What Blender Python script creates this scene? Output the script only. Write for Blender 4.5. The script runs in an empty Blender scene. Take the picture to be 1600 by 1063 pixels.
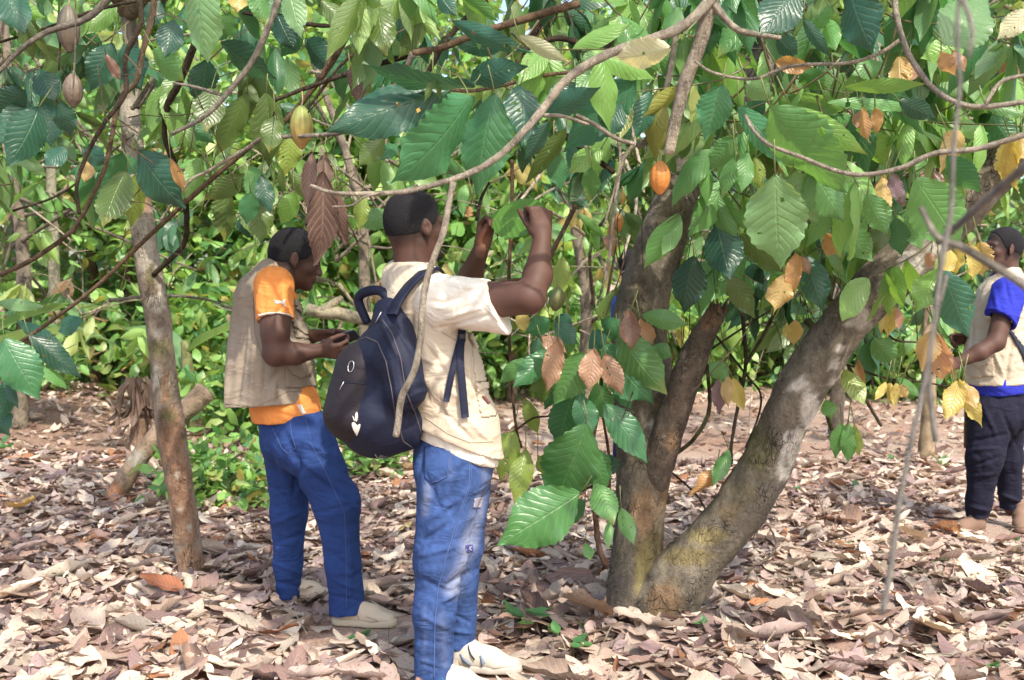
import bpy, math, random
import numpy as np
from mathutils import Vector
from mathutils.bvhtree import BVHTree
R = math.radians
PI = math.pi
# ------------------------------------------------------------------ camera, world, sun, exposure
scn = bpy.context.scene
CAM_H, FPX, PITCH = 1.45, 1700.0, R(3.18)
cam = bpy.data.cameras.new('camera'); cam_o = bpy.data.objects.new('camera', cam)
scn.collection.objects.link(cam_o); scn.camera = cam_o
cam_o.location = (0, 0, CAM_H); cam_o.rotation_euler = (R(90) - PITCH, 0, 0)
cam.sensor_width = 36; cam.lens = 36 * FPX / 1600; cam.clip_end = 500; cam.clip_start = .05
cam.dof.use_dof = True; cam.dof.focus_distance = 4.0; cam.dof.aperture_fstop = 5.0
w = bpy.data.worlds.new('World'); scn.world = w; w.use_nodes = True
SUN_EL, SUN_AZ = R(50), R(28)      # azimuth measured from -Y (behind the camera) towards +X
sdir = Vector((math.sin(SUN_AZ) * math.cos(SUN_EL), -math.cos(SUN_AZ) * math.cos(SUN_EL), math.sin(SUN_EL)))
wt = w.node_tree; bg = wt.nodes['Background']
sky = wt.nodes.new('ShaderNodeTexSky'); sky.sky_type = 'NISHITA'; sky.sun_disc = False
sky.sun_elevation = SUN_EL; sky.sun_rotation = math.atan2(sdir.x, sdir.y)
sky.dust_density = 3.0; sky.air_density = 1.0; sky.ozone_density = .6
wt.links.new(sky.outputs[0], bg.inputs[0]); bg.inputs[1].default_value = .15
sl = bpy.data.lights.new('sun', 'SUN'); sl.energy = 2.2; sl.angle = R(.9); sl.color = (1, .93, .80)
so = bpy.data.objects.new('sun', sl); scn.collection.objects.link(so)
so.rotation_euler = sdir.to_track_quat('Z', 'Y').to_euler()
scn.view_settings.view_transform = 'Standard'; scn.view_settings.look = 'None'
scn.view_settings.exposure = 1.42; scn.view_settings.gamma = 1.0
scn.render.engine = 'CYCLES'
scn.cycles.use_denoising = True
scn.cycles.max_bounces = 7; scn.cycles.diffuse_bounces = 4; scn.cycles.transmission_bounces = 4
scn.cycles.transparent_max_bounces = 4; scn.cycles.glossy_bounces = 3
scn.cycles.caustics_reflective = False; scn.cycles.caustics_refractive = False

# ------------------------------------------------------------------ helpers
CP, SP = math.cos(PITCH), math.sin(PITCH)
def ray(px, py):
    u = (px - 800) / FPX; v = (531.5 - py) / FPX
    return np.array([u, CP + v * SP, v * CP - SP])
def P(px, py, Y):
    d = ray(px, py); return np.array([0, 0, CAM_H]) + d * (Y / d[1])
def A(*v): return np.array(v, dtype=float)
def unit(v):
    v = np.asarray(v, dtype=float); return v / (np.linalg.norm(v) + 1e-12)
COL = scn.collection.objects
def link(o, parent=None):
    COL.link(o)
    if parent is not None: o.parent = parent
    return o
def tag(o, label=None, cat=None, group=None, kind=None):
    for k, v in (('label', label), ('category', cat), ('group', group), ('kind', kind)):
        if v: o[k] = v
    return o
def thing(name, base, label, cat, group=None):
    o = bpy.data.objects.new(name, None); o.location = tuple(base); o.empty_display_size = .1
    link(o); return tag(o, label, cat, group)
def wpos(o):
    p = A(0, 0, 0)
    while o is not None: p = p + A(*o.location); o = o.parent
    return p
def mk(name, V, F, mat, parent=None, uv=None, colr=None, smooth=True, origin=None):
    """V world coords (n,3); F (m,k) uniform or list of lists; uv (n,2) per vertex; colr (n,3) per vertex"""
    V = np.asarray(V, dtype=np.float32)
    org = wpos(parent) if parent is not None else (A(0, 0, 0) if origin is None else np.asarray(origin, float))
    me = bpy.data.meshes.new(name)
    Vl = (V - org).astype(np.float32)
    if isinstance(F, np.ndarray):
        m, k = F.shape
        me.vertices.add(len(V)); me.vertices.foreach_set('co', Vl.ravel())
        me.loops.add(m * k); me.loops.foreach_set('vertex_index', F.astype(np.int32).ravel())
        me.polygons.add(m); me.polygons.foreach_set('loop_start', np.arange(0, m * k, k, dtype=np.int32))
        me.update(calc_edges=True)
    else:
        me.from_pydata([tuple(v) for v in Vl], [], [list(f) for f in F]); me.update()
    if smooth: me.polygons.foreach_set('use_smooth', np.ones(len(me.polygons), dtype=bool))
    if uv is not None:
        lv = np.empty(len(me.loops), dtype=np.int32); me.loops.foreach_get('vertex_index', lv)
        l = me.uv_layers.new(name='UVMap'); l.data.foreach_set('uv', np.asarray(uv, dtype=np.float32)[lv].ravel())
    if colr is not None:
        c = np.ones((len(V), 4), dtype=np.float32); c[:, :3] = colr
        a = me.color_attributes.new('tint', 'FLOAT_COLOR', 'POINT'); a.data.foreach_set('color', c.ravel())
    if isinstance(mat, (list, tuple)):
        for q in mat: me.materials.append(q)
    else: me.materials.append(mat)
    o = bpy.data.objects.new(name, me)
    if parent is None: o.location = tuple(org)
    link(o, parent); return o

def snoise(p, seed=0, f=1.0, octv=3):
    rg = np.random.RandomState(seed); out = np.zeros(len(p)); a = 1.0; tot = 0
    for o in range(octv):
        for k in range(5):
            d = rg.normal(size=3); d /= np.linalg.norm(d)
            out += a * np.sin((p @ d) * f * (1 + .5 * rg.rand()) * 2 * PI + rg.rand() * 6.28) / 5 * 1.6
        tot += a; a *= .5; f *= 2.1
    return out / tot

# ---- node helpers
class M:
    def __init__(s, name):
        s.m = bpy.data.materials.new(name); s.m.use_nodes = True; s.t = s.m.node_tree
        s.b = s.t.nodes['Principled BSDF']; s.out = s.t.nodes['Material Output']
    def n(s, typ, **kw):
        nd = s.t.nodes.new('ShaderNode' + typ)
        for k, v in kw.items(): setattr(nd, k, v)
        return nd
    def l(s, a, b): s.t.links.new(a, b)
    def set(s, **kw):
        for k, v in kw.items(): s.b.inputs[k.replace('_', ' ')].default_value = v
    def math(s, op, a, b=None):
        nd = s.n('Math', operation=op)
        for i, v in enumerate((a, b)):
            if v is None: continue
            if isinstance(v, (int, float)): nd.inputs[i].default_value = v
            else: s.l(v, nd.inputs[i])
        return nd.outputs[0]
    def mix(s, fac, a, b, mode='MIX'):
        nd = s.n('Mix', data_type='RGBA', blend_type=mode)
        for i, v in ((0, fac), (6, a), (7, b)):
            if isinstance(v, (int, float)): nd.inputs[i].default_value = v
            elif isinstance(v, (tuple, list)): nd.inputs[i].default_value = tuple(v) + ((1,) if len(v) == 3 else ())
            else: s.l(v, nd.inputs[i])
        return nd.outputs[2]
    def noise(s, scale, detail=4, rough=.55, vec=None, dist=0):
        nd = s.n('TexNoise'); nd.inputs['Scale'].default_value = scale; nd.inputs['Detail'].default_value = detail
        nd.inputs['Roughness'].default_value = rough; nd.inputs['Distortion'].default_value = dist
        if vec is not None: s.l(vec, nd.inputs['Vector'])
        return nd.outputs[0]
    def ramp(s, fac, stops):
        nd = s.n('ValToRGB'); e = nd.color_ramp.elements
        while len(e) < len(stops): e.new(.5)
        for i, (p, c) in enumerate(stops):
            e[i].position = p; e[i].color = tuple(c) + (1,) if len(c) == 3 else c
        s.l(fac, nd.inputs[0]); return nd.outputs[0]
    def bump(s, h, strength=.3, dist=.01, prev=None):
        nd = s.n('Bump'); nd.inputs['Strength'].default_value = strength; nd.inputs['Distance'].default_value = dist
        s.l(h, nd.inputs['Height'])
        if prev is not None: s.l(prev, nd.inputs['Normal'])
        return nd.outputs[0]
    def attr(s): return s.n('Attribute', attribute_name='tint').outputs['Color']
    def obj(s): return s.n('TexCoord').outputs['Object']

def leaf_material(name, transl, rough, spec, dry=False):
    k = M(name); c = k.attr()
    uv = k.n('UVMap').outputs[0]; sx = k.n('SeparateXYZ'); k.l(uv, sx.inputs[0])
    u = k.math('ABSOLUTE', k.math('SUBTRACT', sx.outputs[0], .5))          # 0 midrib .. .5 edge
    wob = k.math('MULTIPLY', k.math('SUBTRACT', k.noise(11, 2, .5, k.obj()), .5), .09)
    ph = k.math('FRACT', k.math('MULTIPLY', k.math('SUBTRACT', k.math('ADD', sx.outputs[1], wob), k.math('MULTIPLY', u, .50)), 10.0))
    dv = k.math('ABSOLUTE', k.math('SUBTRACT', ph, .5))                     # .5 at vein
    ridge = k.math('POWER', k.math('MULTIPLY', dv, 2.0), 5.0)
    vein = k.math('MINIMUM', k.math('ADD', k.math('MULTIPLY', ridge, .75), k.math('SUBTRACT', 1.0, k.math('MINIMUM', k.math('MULTIPLY', u, 40.0), 1.0))), 1.0)
    geo = k.n('NewGeometry'); ob = k.obj()
    n1 = k.noise(9, 5, .6, ob)
    if dry:
        c1 = k.mix(k.math('MULTIPLY', n1, .55), c, k.mix(1.0, c, (.50, .38, .33), 'MULTIPLY'))
        c1 = k.mix(k.math('MULTIPLY', vein, .25), c1, (.62, .50, .40))
        sp = k.ramp(k.noise(60, 3, .6, ob), [(.60, (0, 0, 0)), (.68, (1, 1, 1))])
        c1 = k.mix(k.math('MULTIPLY', sp, .55), c1, (.10, .06, .05))
    else:
        c1 = k.mix(k.math('MULTIPLY', n1, .5), c, k.mix(1.0, c, (.62, .70, .55), 'MULTIPLY'))
        c1 = k.mix(k.math('MULTIPLY', vein, k.math('MULTIPLY', k.noise(3, 2, .5, ob), .5)), c1, k.mix(.4, c, (.42, .58, .26)))
        back = k.mix(.30, c1, (.30, .42, .20))
        c1 = k.mix(geo.outputs['Backfacing'], c1, back)
        sp = k.ramp(k.noise(38, 3, .7, ob), [(.67, (0, 0, 0)), (.72, (1, 1, 1))])
        c1 = k.mix(k.math('MULTIPLY', sp, .5), c1, (.16, .10, .03))
    k.l(c1, k.b.inputs['Base Color']); k.set(Roughness=rough, Specular_IOR_Level=spec)
    h = k.math('ADD', k.math('MULTIPLY', vein, -.8), k.math('MULTIPLY', k.noise(70, 3, .6, ob), .5))
    nb = k.bump(h, .5, .004); k.l(nb, k.b.inputs['Normal'])
    tr = k.n('BsdfTranslucent'); k.l(k.mix(1.0, c1, (1.5, 1.35, .7) if not dry else (1.2, .95, .7), 'MULTIPLY'), tr.inputs[0]); k.l(nb, tr.inputs['Normal'])
    mx = k.n('MixShader'); mx.inputs[0].default_value = transl
    k.l(k.b.outputs[0], mx.inputs[1]); k.l(tr.outputs[0], mx.inputs[2]); k.l(mx.outputs[0], k.out.inputs[0])
    return k.m
MAT_LEAF = leaf_material('cocoa_leaf', .40, .33, .6)
MAT_FAR = leaf_material('shrub_leaf', .42, .34, .7)
MAT_DRY = leaf_material('dry_leaf', .16, .7, .25, True)

def bark_material(name, sc=1.0, moss=(.10, .09, .04)):
    k = M(name); c = k.attr(); ob = k.obj()
    mp = k.n('Mapping'); k.l(ob, mp.inputs[0]); mp.inputs['Scale'].default_value = (1, 1, .55)
    v = k.n('TexVoronoi', feature='DISTANCE_TO_EDGE'); v.inputs['Scale'].default_value = 55 * sc
    wv = k.mix(.30, mp.outputs[0], k.n('TexNoise').outputs[1]); k.l(wv, v.inputs['Vector'])
    nz = k.noise(14 * sc, 8, .68, mp.outputs[0]); nf = k.noise(60 * sc, 8, .75, ob, .4)
    cr = k.ramp(v.outputs[0], [(0, (0, 0, 0)), (.07, (1, 1, 1))])
    cm = k.ramp(k.noise(7 * sc, 3, .6, ob), [(.5, (0, 0, 0)), (.62, (1, 1, 1))]); cr = k.mix(cm, (1, 1, 1), cr)
    c1 = k.mix(k.ramp(nz, [(.32, (0, 0, 0)), (.68, (1, 1, 1))]), k.mix(1.0, c, (.50, .48, .47), 'MULTIPLY'), k.mix(1.0, c, (1.35, 1.3, 1.22), 'MULTIPLY'))
    c1 = k.mix(k.math('MULTIPLY', k.ramp(k.noise(5, 4, .6, ob), [(.5, (0, 0, 0)), (.7, (1, 1, 1))]), .35), c1, moss)
    c1 = k.mix(k.math('MULTIPLY', k.ramp(nf, [(.56, (0, 0, 0)), (.64, (1, 1, 1))]), .45), c1, (.40, .38, .34))
    c1 = k.mix(k.math('MULTIPLY', k.ramp(nf, [(.36, (1, 1, 1)), (.44, (0, 0, 0))]), .6), c1, (.05, .04, .032))
    c1 = k.mix(k.math('MULTIPLY', k.math('SUBTRACT', 1.0, cr), .7), c1, (.035, .028, .022))
    k.l(c1, k.b.inputs['Base Color']); k.set(Roughness=.9, Specular_IOR_Level=.15)
    h = k.math('ADD', k.math('MULTIPLY', nz, 1.0), k.math('ADD', k.math('MULTIPLY', nf, .7), k.math('MULTIPLY', cr, .5)))
    k.l(k.bump(h, 1.0, .03), k.b.inputs['Normal']); return k.m
MAT_BARK = bark_material('cocoa_bark')
MAT_TWIG = bark_material('twig_bark', 3.0, (.2, .18, .13))

def fabric(name, weave=900, fold=.35, rough=.9, tint=None, foldscale=7):
    k = M(name); ob = k.obj()
    c = k.attr() if tint is None else None
    base = c if c is not None else tint
    n1 = k.noise(5, 5, .6, ob); n2 = k.noise(220, 3, .7, ob)
    c1 = k.mix(k.math('MULTIPLY', n1, .35), base, k.mix(1.0, base, (.70, .70, .72), 'MULTIPLY'))
    c1 = k.mix(k.math('MULTIPLY', n2, .3), c1, k.mix(1.0, c1, (.72, .72, .75), 'MULTIPLY'))
    k.l(c1, k.b.inputs['Base Color']); k.set(Roughness=rough, Specular_IOR_Level=.2)
    mp = k.n('Mapping'); k.l(ob, mp.inputs[0]); mp.inputs['Scale'].default_value = (1, 1, 1.8); mp.inputs['Rotation'].default_value = (0, R(35), 0)
    b1 = k.bump(k.noise(foldscale, 3, .5, mp.outputs[0], .8), fold, .05)
    b2 = k.bump(k.noise(weave, 2, .5, ob), .25, .002, b1)
    k.l(b2, k.b.inputs['Normal']); return k.m
MAT_CLOTH = fabric('cotton_cloth', 900, .5)
MAT_DENIM = fabric('denim', 600, .45, .9, foldscale=8)
def plain(name, col, rough=.6, metal=0, spec=.4, bump=None):
    k = M(name); ob = k.obj()
    k.l(k.mix(k.math('MULTIPLY', k.noise(40, 4, .6, ob), .4), col, tuple(x * .65 for x in col)), k.b.inputs['Base Color'])
    k.set(Roughness=rough, Metallic=metal, Specular_IOR_Level=spec)
    if bump: k.l(k.bump(k.noise(bump, 3, .6, ob), .35, .003), k.b.inputs['Normal'])
    return k.m
def skin_material():
    k = M('skin'); c = k.attr(); ob = k.obj()
    c1 = k.mix(k.math('MULTIPLY', k.noise(18, 4, .6, ob), .5), c, k.mix(1.0, c, (.70, .64, .62), 'MULTIPLY'))
    k.l(c1, k.b.inputs['Base Color']); k.set(Roughness=.62, Specular_IOR_Level=.32, Subsurface_Weight=.05)
    k.b.inputs['Subsurface Radius'].default_value = (.01, .004, .002)
    k.l(k.bump(k.noise(260, 3, .6, ob), .18, .002), k.b.inputs['Normal']); return k.m
MAT_SKIN = skin_material()
def hair_material():
    k = M('cropped_hair'); ob = k.obj(); n = k.noise(330, 2, .6, ob)
    k.l(k.ramp(n, [(.4, (.004, .004, .006)), (.75, (.026, .024, .027))]), k.b.inputs['Base Color'])
    k.set(Roughness=.85, Specular_IOR_Level=.25); k.l(k.bump(n, .9, .004), k.b.inputs['Normal']); return k.m
MAT_HAIR = hair_material()

# ------------------------------------------------------------------ geometry kits
def resample(pts, rad, step):
    pts = np.asarray(pts, float); rad = np.asarray(rad, float)
    n = len(pts)
    if n == 2: pts = np.vstack([pts[0], pts.mean(0), pts[1]]); rad = np.array([rad[0], rad.mean(), rad[1]]); n = 3
    e = np.vstack([2 * pts[0] - pts[1], pts, 2 * pts[-1] - pts[-2]]); out, ro = [], []
    for i in range(n - 1):
        p0, p1, p2, p3 = e[i], e[i + 1], e[i + 2], e[i + 3]
        m = max(1, int(np.linalg.norm(p2 - p1) / step))
        for t in np.arange(m) / m:
            out.append(.5 * ((2 * p1) + (-p0 + p2) * t + (2 * p0 - 5 * p1 + 4 * p2 - p3) * t * t + (-p0 + 3 * p1 - 3 * p2 + p3) * t ** 3))
            ro.append(rad[i] * (1 - t) + rad[i + 1] * t)
    out.append(pts[-1]); ro.append(rad[-1]); return np.array(out), np.array(ro)
def tube(pts, rad, seg=8, step=.05, bump=0., seed=0, bf=8., capend=True):
    c, r = resample(pts, rad, step)
    n = len(c); T = np.gradient(c, axis=0); T /= np.linalg.norm(T, axis=1)[:, None] + 1e-9
    ref = A(0, 0, 1) if abs(T[0][2]) < .8 else A(0, 1, 0)
    N = np.cross(T[0], ref); N /= np.linalg.norm(N); Ns = [N]
    for i in range(1, n):
        N = N - T[i] * (N @ T[i]); N /= np.linalg.norm(N) + 1e-9; Ns.append(N)
    Ns = np.array(Ns); B = np.cross(T, Ns); a = np.arange(seg) * 2 * PI / seg
    d = Ns[:, None, :] * np.cos(a)[None, :, None] + B[:, None, :] * np.sin(a)[None, :, None]
    V = (c[:, None, :] + d * r[:, None, None]).reshape(-1, 3)
    if bump:
        k = snoise(V, seed, bf, 3); V = V + (d.reshape(-1, 3)) * (k * bump * np.repeat(r, seg))[:, None]
    i, j = np.meshgrid(np.arange(n - 1), np.arange(seg), indexing='ij'); j2 = (j + 1) % seg
    F = np.stack([i * seg + j, i * seg + j2, (i + 1) * seg + j2, (i + 1) * seg + j], -1).reshape(-1, 4)
    if capend:
        V = np.vstack([V, c[0] - T[0] * r[0] * .3, c[-1] + T[-1] * r[-1] * .3]); k0 = len(V) - 2; k1 = len(V) - 1; jj = np.arange(seg)
        F = np.vstack([F, np.stack([jj, np.full(seg, k0), np.full(seg, k0), (jj + 1) % seg], -1)[:, [0, 1, 2, 3]],
                       np.stack([(n - 1) * seg + jj, (n - 1) * seg + (jj + 1) % seg, np.full(seg, k1), np.full(seg, k1)], -1)])
    return V, F
class Buf:
    def __init__(s): s.V = []; s.F = []; s.U = []; s.C = []; s.n = 0
    def add(s, V, F, col=(1, 1, 1), uv=None):
        V = np.asarray(V, float); s.V.append(V); s.F.append(np.asarray(F) + s.n); s.n += len(V)
        c = np.asarray(col, float); s.C.append(np.broadcast_to(c, (len(V), 3)) if c.ndim == 1 else c)
        s.U.append(np.full((len(V), 2), .1) if uv is None else uv); return s
    def tube(s, pts, rad, col, seg=6, step=.06, bump=.12, seed=0, bf=20.): return s.add(*tube(pts, rad, seg, step, bump, seed, bf), col)
    def build(s, name, mat, parent=None, origin=None):
        F = np.vstack(s.F)
        # faces that use a pole vertex twice become triangles
        V = np.vstack(s.V); C = np.vstack(s.C); U = np.vstack(s.U)
        deg = F[:, 1] == F[:, 2]; deg2 = F[:, 2] == F[:, 3]
        if deg.any() or deg2.any():
            ok = F[~(deg | deg2)]
            t = np.vstack([F[deg][:, [0, 1, 3]], F[deg2][:, [0, 1, 2]]])
            m = len(ok) + len(t)
            loops = np.concatenate([ok.ravel(), t.ravel()]).astype(np.int32)
            starts = np.concatenate([np.arange(len(ok)) * 4, len(ok) * 4 + np.arange(len(t)) * 3]).astype(np.int32)
            return mk_raw(name, V, loops, starts, mat, parent, U, C, origin)
        return mk(name, V, F, mat, parent, uv=U, colr=C, origin=origin)
def mk_raw(name, V, loops, starts, mat, parent, U, C, origin):
    org = wpos(parent) if parent is not None else (A(0, 0, 0) if origin is None else np.asarray(origin, float))
    me = bpy.data.meshes.new(name)
    me.vertices.add(len(V)); me.vertices.foreach_set('co', (V - org).astype(np.float32).ravel())
    me.loops.add(len(loops)); me.loops.foreach_set('vertex_index', loops)
    me.polygons.add(len(starts)); me.polygons.foreach_set('loop_start', starts); me.update(calc_edges=True)
    me.polygons.foreach_set('use_smooth', np.ones(len(starts), dtype=bool))
    l = me.uv_layers.new(name='UVMap'); l.data.foreach_set('uv', U.astype(np.float32)[loops].ravel())
    c = np.ones((len(V), 4), dtype=np.float32); c[:, :3] = C
    a = me.color_attributes.new('tint', 'FLOAT_COLOR', 'POINT'); a.data.foreach_set('color', c.ravel())
    me.materials.append(mat); o = bpy.data.objects.new(name, me)
    if parent is None: o.location = tuple(org)
    return link(o, parent)

def leaf_proto(nu, nv, W, fold, bend, corr=0., wave=0., curl=0., twist=0., rg=None, serr=0., tear=0., fat=False):
    """unit-length leaf along +y, width +-W along x, facing +z"""
    u = np.linspace(-1, 1, nu + 1); v = np.linspace(0, 1, nv + 1)
    Ug, Vg = np.meshgrid(u, v); v2 = np.clip(Vg, 0, 1)
    prof = np.sin(PI * np.clip(v2, 0, 1) ** .88) ** (.62 if fat else .92)
    prof = prof if fat else prof * (1 - .5 * np.clip((v2 - .74) / .26, 0, 1) ** .9) + .012
    ph = (rg.rand() if rg is not None else 0) * 6.28
    wd = W * prof * (1 + serr * np.sin(v2 * 11 * 2 * PI + ph) * np.abs(Ug) + serr * .8 * np.sin(v2 * 5.3 + ph))
    if tear:
        for sgn in (-1, 1):
            tn = np.interp(v, np.linspace(0, 1, 9), rg.rand(9) ** 3); wd = wd * np.where(np.sign(Ug) == sgn, 1 - tear * tn[:, None], 1)
    x = Ug * wd; y = v2.copy(); aU = np.abs(Ug)
    z = fold * W * aU ** 1.3 * prof + corr * W * np.cos(2 * PI * 11 * (v2 - .21 * aU)) * aU ** .5 * (1 - .3 * aU) * np.sin(PI * v2) ** .5
    z = z + wave * W * np.sin(v2 * 9 + ph * 1.3 + np.sign(Ug) * 1.1) * aU ** 2 + wave * .5 * W * np.sin(v2 * 21 + ph) * aU ** 3
    if curl:   # roll the edges
        md_ = 1 + .4 * np.sin(v2 * 4 + ph); ang = aU * curl * md_; rr = wd / np.maximum(curl * md_, 1e-6)
        x = np.sign(Ug) * rr * np.sin(ang) ; z = z + rr * (1 - np.cos(ang)) * 1.0
    if bend:   # bend along the length
        th = bend * y; k = 1.0 / bend
        yy = k * np.sin(th); zz = -k * (1 - np.cos(th)); ny, nz = np.sin(th), np.cos(th)
        y, z = yy + z * ny, zz + z * nz
    if twist:
        a = twist * (v2 - .3); x, z = x * np.cos(a) - z * np.sin(a), x * np.sin(a) + z * np.cos(a)
    V = np.stack([x, y, z], -1).reshape(-1, 3)
    i, j = np.meshgrid(np.arange(nv), np.arange(nu), indexing='ij'); s = nu + 1
    F = np.stack([i * s + j, i * s + j + 1, (i + 1) * s + j + 1, (i + 1) * s + j], -1).reshape(-1, 4)
    uv = np.stack([(Ug + 1) / 2, Vg], -1).reshape(-1, 2)
    return V, F, uv
def leaf_batch(buf, protos, pos, Ya, Zn, L, colr, rg):
    n = len(pos); Ya = Ya / (np.linalg.norm(Ya, axis=1)[:, None] + 1e-9)
    Zn = Zn - Ya * (Zn * Ya).sum(1)[:, None]; Zn /= np.linalg.norm(Zn, axis=1)[:, None] + 1e-9
    Xa = np.cross(Ya, Zn); pid = rg.randint(len(protos), size=n)
    for p in range(len(protos)):
        m = np.where(pid == p)[0]
        if not len(m): continue
        V, F, uv = protos[p]
        fr = np.stack([Xa[m], Ya[m], Zn[m]], 1)         # (k,3axes,3)
        W = pos[m][:, None, :] + L[m][:, None, None] * np.einsum('va,kac->kvc', V, fr)
        k = len(m); nvv = len(V)
        FF = (F[None] + (np.arange(k) * nvv)[:, None, None]).reshape(-1, 4)
        buf.add(W.reshape(-1, 3), FF, np.repeat(colr[m], nvv, 0), np.tile(uv, (k, 1)))

# ------------------------------------------------------------------ signed-distance bodies (surface nets)
class SDF:
    def __init__(s, lo, hi, h):
        s.h = h; s.lo = np.asarray(lo, float); s.n = np.ceil((np.asarray(hi) - s.lo) / h).astype(int) + 1
        s.f = np.full(s.n, 1.0, dtype=np.float32)
    def reg(s, lo, hi):
        a = np.maximum(np.floor((np.asarray(lo) - s.lo) / s.h).astype(int), 0)
        b = np.minimum(np.ceil((np.asarray(hi) - s.lo) / s.h).astype(int) + 1, s.n)
        if (b <= a).any(): return None
        g = [(s.lo[i] + np.arange(a[i], b[i]) * s.h).astype(np.float32) for i in range(3)]
        X, Y, Z = np.meshgrid(*g, indexing='ij', sparse=True)
        return (slice(a[0], b[0]), slice(a[1], b[1]), slice(a[2], b[2])), X, Y, Z
    def comb(s, sl, d, k, mode):
        a = s.f[sl]
        if mode == '+':
            if k > 0:
                h = np.clip(.5 + .5 * (a - d) / k, 0, 1); s.f[sl] = a * (1 - h) + d * h - k * h * (1 - h)
            else: s.f[sl] = np.minimum(a, d)
        elif mode == '-':
            d = -d
            if k > 0:
                h = np.clip(.5 - .5 * (a - d) / k, 0, 1); s.f[sl] = a * (1 - h) + d * h + k * h * (1 - h)
            else: s.f[sl] = np.maximum(a, d)
    def cap(s, a, b, ra, rb, k=.02, axis=None, fa=1., fb=None, mode='+', ofs=0.):
        a = np.asarray(a, float); b = np.asarray(b, float); fb = fa if fb is None else fb
        ra += ofs; rb += ofs
        m = max(ra, rb) * max(1, fa, fb) + k + 3 * s.h
        q = s.reg(np.minimum(a, b) - m, np.maximum(a, b) + m)
        if q is None: return
        sl, X, Y, Z = q; ab = b - a; L2 = max(ab @ ab, 1e-9)
        px, py, pz = X - a[0], Y - a[1], Z - a[2]
        t = np.clip((px * ab[0] + py * ab[1] + pz * ab[2]) / L2, 0, 1)
        dx, dy, dz = px - t * ab[0], py - t * ab[1], pz - t * ab[2]
        if axis is not None:
            ax = unit(axis); f = fa + (fb - fa) * t; c = dx * ax[0] + dy * ax[1] + dz * ax[2]
            g = c * (1 / f - 1); dx = dx + g * ax[0]; dy = dy + g * ax[1]; dz = dz + g * ax[2]
        d = np.sqrt(dx * dx + dy * dy + dz * dz) - (ra + (rb - ra) * t)
        s.comb(sl, d, k, mode)
    def ell(s, c, r, k=.02, axes=None, mode='+', ofs=0., rl=None):
        c = np.asarray(c, float); r = np.asarray(r, float) + ofs; m = r.max() + k + 3 * s.h
        q = s.reg(c - m, c + m)
        if q is None: return
        sl, X, Y, Z = q; x, y, z = X - c[0], Y - c[1], Z - c[2]
        if axes is not None:
            x, y, z = [x * ax[0] + y * ax[1] + z * ax[2] for ax in axes]
        k0 = np.sqrt((x / r[0]) ** 2 + (y / r[1]) ** 2 + (z / r[2]) ** 2)
        k1 = np.sqrt((x / r[0] ** 2) ** 2 + (y / r[1] ** 2) ** 2 + (z / r[2] ** 2) ** 2) + 1e-6
        s.comb(sl, k0 * (k0 - 1) / k1, k, mode)
    def box(s, c, r, rd, k=.02, axes=None, mode='+'):
        c = np.asarray(c, float); m = np.linalg.norm(r) + k + 3 * s.h
        q = s.reg(c - m, c + m)
        if q is None: return
        sl, X, Y, Z = q; x, y, z = X - c[0], Y - c[1], Z - c[2]
        if axes is not None: x, y, z = [x * ax[0] + y * ax[1] + z * ax[2] for ax in axes]
        qx, qy, qz = np.abs(x) - r[0] + rd, np.abs(y) - r[1] + rd, np.abs(z) - r[2] + rd
        d = np.sqrt(np.maximum(qx, 0) ** 2 + np.maximum(qy, 0) ** 2 + np.maximum(qz, 0) ** 2) + np.minimum(np.maximum(qx, np.maximum(qy, qz)), 0) - rd
        s.comb(sl, d, k, mode)
    def cut(s, p, n, k=.0, lo=None, hi=None):
        """remove what lies on the +n side of the plane (inside an optional box)"""
        lo = s.lo if lo is None else lo; hi = s.lo + s.n * s.h if hi is None else hi
        q = s.reg(lo, hi)
        if q is None: return
        sl, X, Y, Z = q; n = unit(n); d = -((X - p[0]) * n[0] + (Y - p[1]) * n[1] + (Z - p[2]) * n[2])
        d = np.broadcast_to(d, s.f[sl].shape); s.comb(sl, d, k, '-')
    def mesh(s):
        f = s.f; ins = f < 0
        nx, ny, nz = [v - 1 for v in f.shape]
        cnt = np.zeros((nx, ny, nz), dtype=np.int8)
        for dx in (0, 1):
            for dy in (0, 1):
                for dz in (0, 1): cnt += ins[dx:dx + nx, dy:dy + ny, dz:dz + nz]
        act = (cnt > 0) & (cnt < 8); idx = np.full(act.shape, -1, dtype=np.int64)
        ci = np.argwhere(act); idx[act] = np.arange(len(ci))
        acc = np.zeros((len(ci), 3)); nn = np.zeros(len(ci))
        val = {}
        for dx in (0, 1):
            for dy in (0, 1):
                for dz in (0, 1): val[(dx, dy, dz)] = f[ci[:, 0] + dx, ci[:, 1] + dy, ci[:, 2] + dz]
        for a in val:
            for ax in range(3):
                if a[ax] == 1: continue
                b = list(a); b[ax] = 1; b = tuple(b); fa, fb = val[a], val[b]
                m = (fa < 0) != (fb < 0); t = np.where(m, fa / np.where(m, fa - fb, 1), 0)
                pt = np.tile(np.array(a, float), (len(ci), 1)); pt[:, ax] += t
                acc += pt * m[:, None]; nn += m
        V = s.lo + (ci + acc / nn[:, None]) * s.h
        Fs = []
        for ax in range(3):
            a1, a2 = (ax + 1) % 3, (ax + 2) % 3
            A0 = [slice(1, -1)] * 3; A0[ax] = slice(0, -1); B0 = [slice(1, -1)] * 3; B0[ax] = slice(1, None)
            m = ins[tuple(A0)] != ins[tuple(B0)]; e = np.argwhere(m)
            if not len(e): continue
            off = np.array([1, 1, 1]); off[ax] = 0; e = e + off
            inside = ins[e[:, 0], e[:, 1], e[:, 2]]
            def cell(d1, d2):
                c = e.copy(); c[:, a1] -= d1; c[:, a2] -= d2; return idx[c[:, 0], c[:, 1], c[:, 2]]
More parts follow.
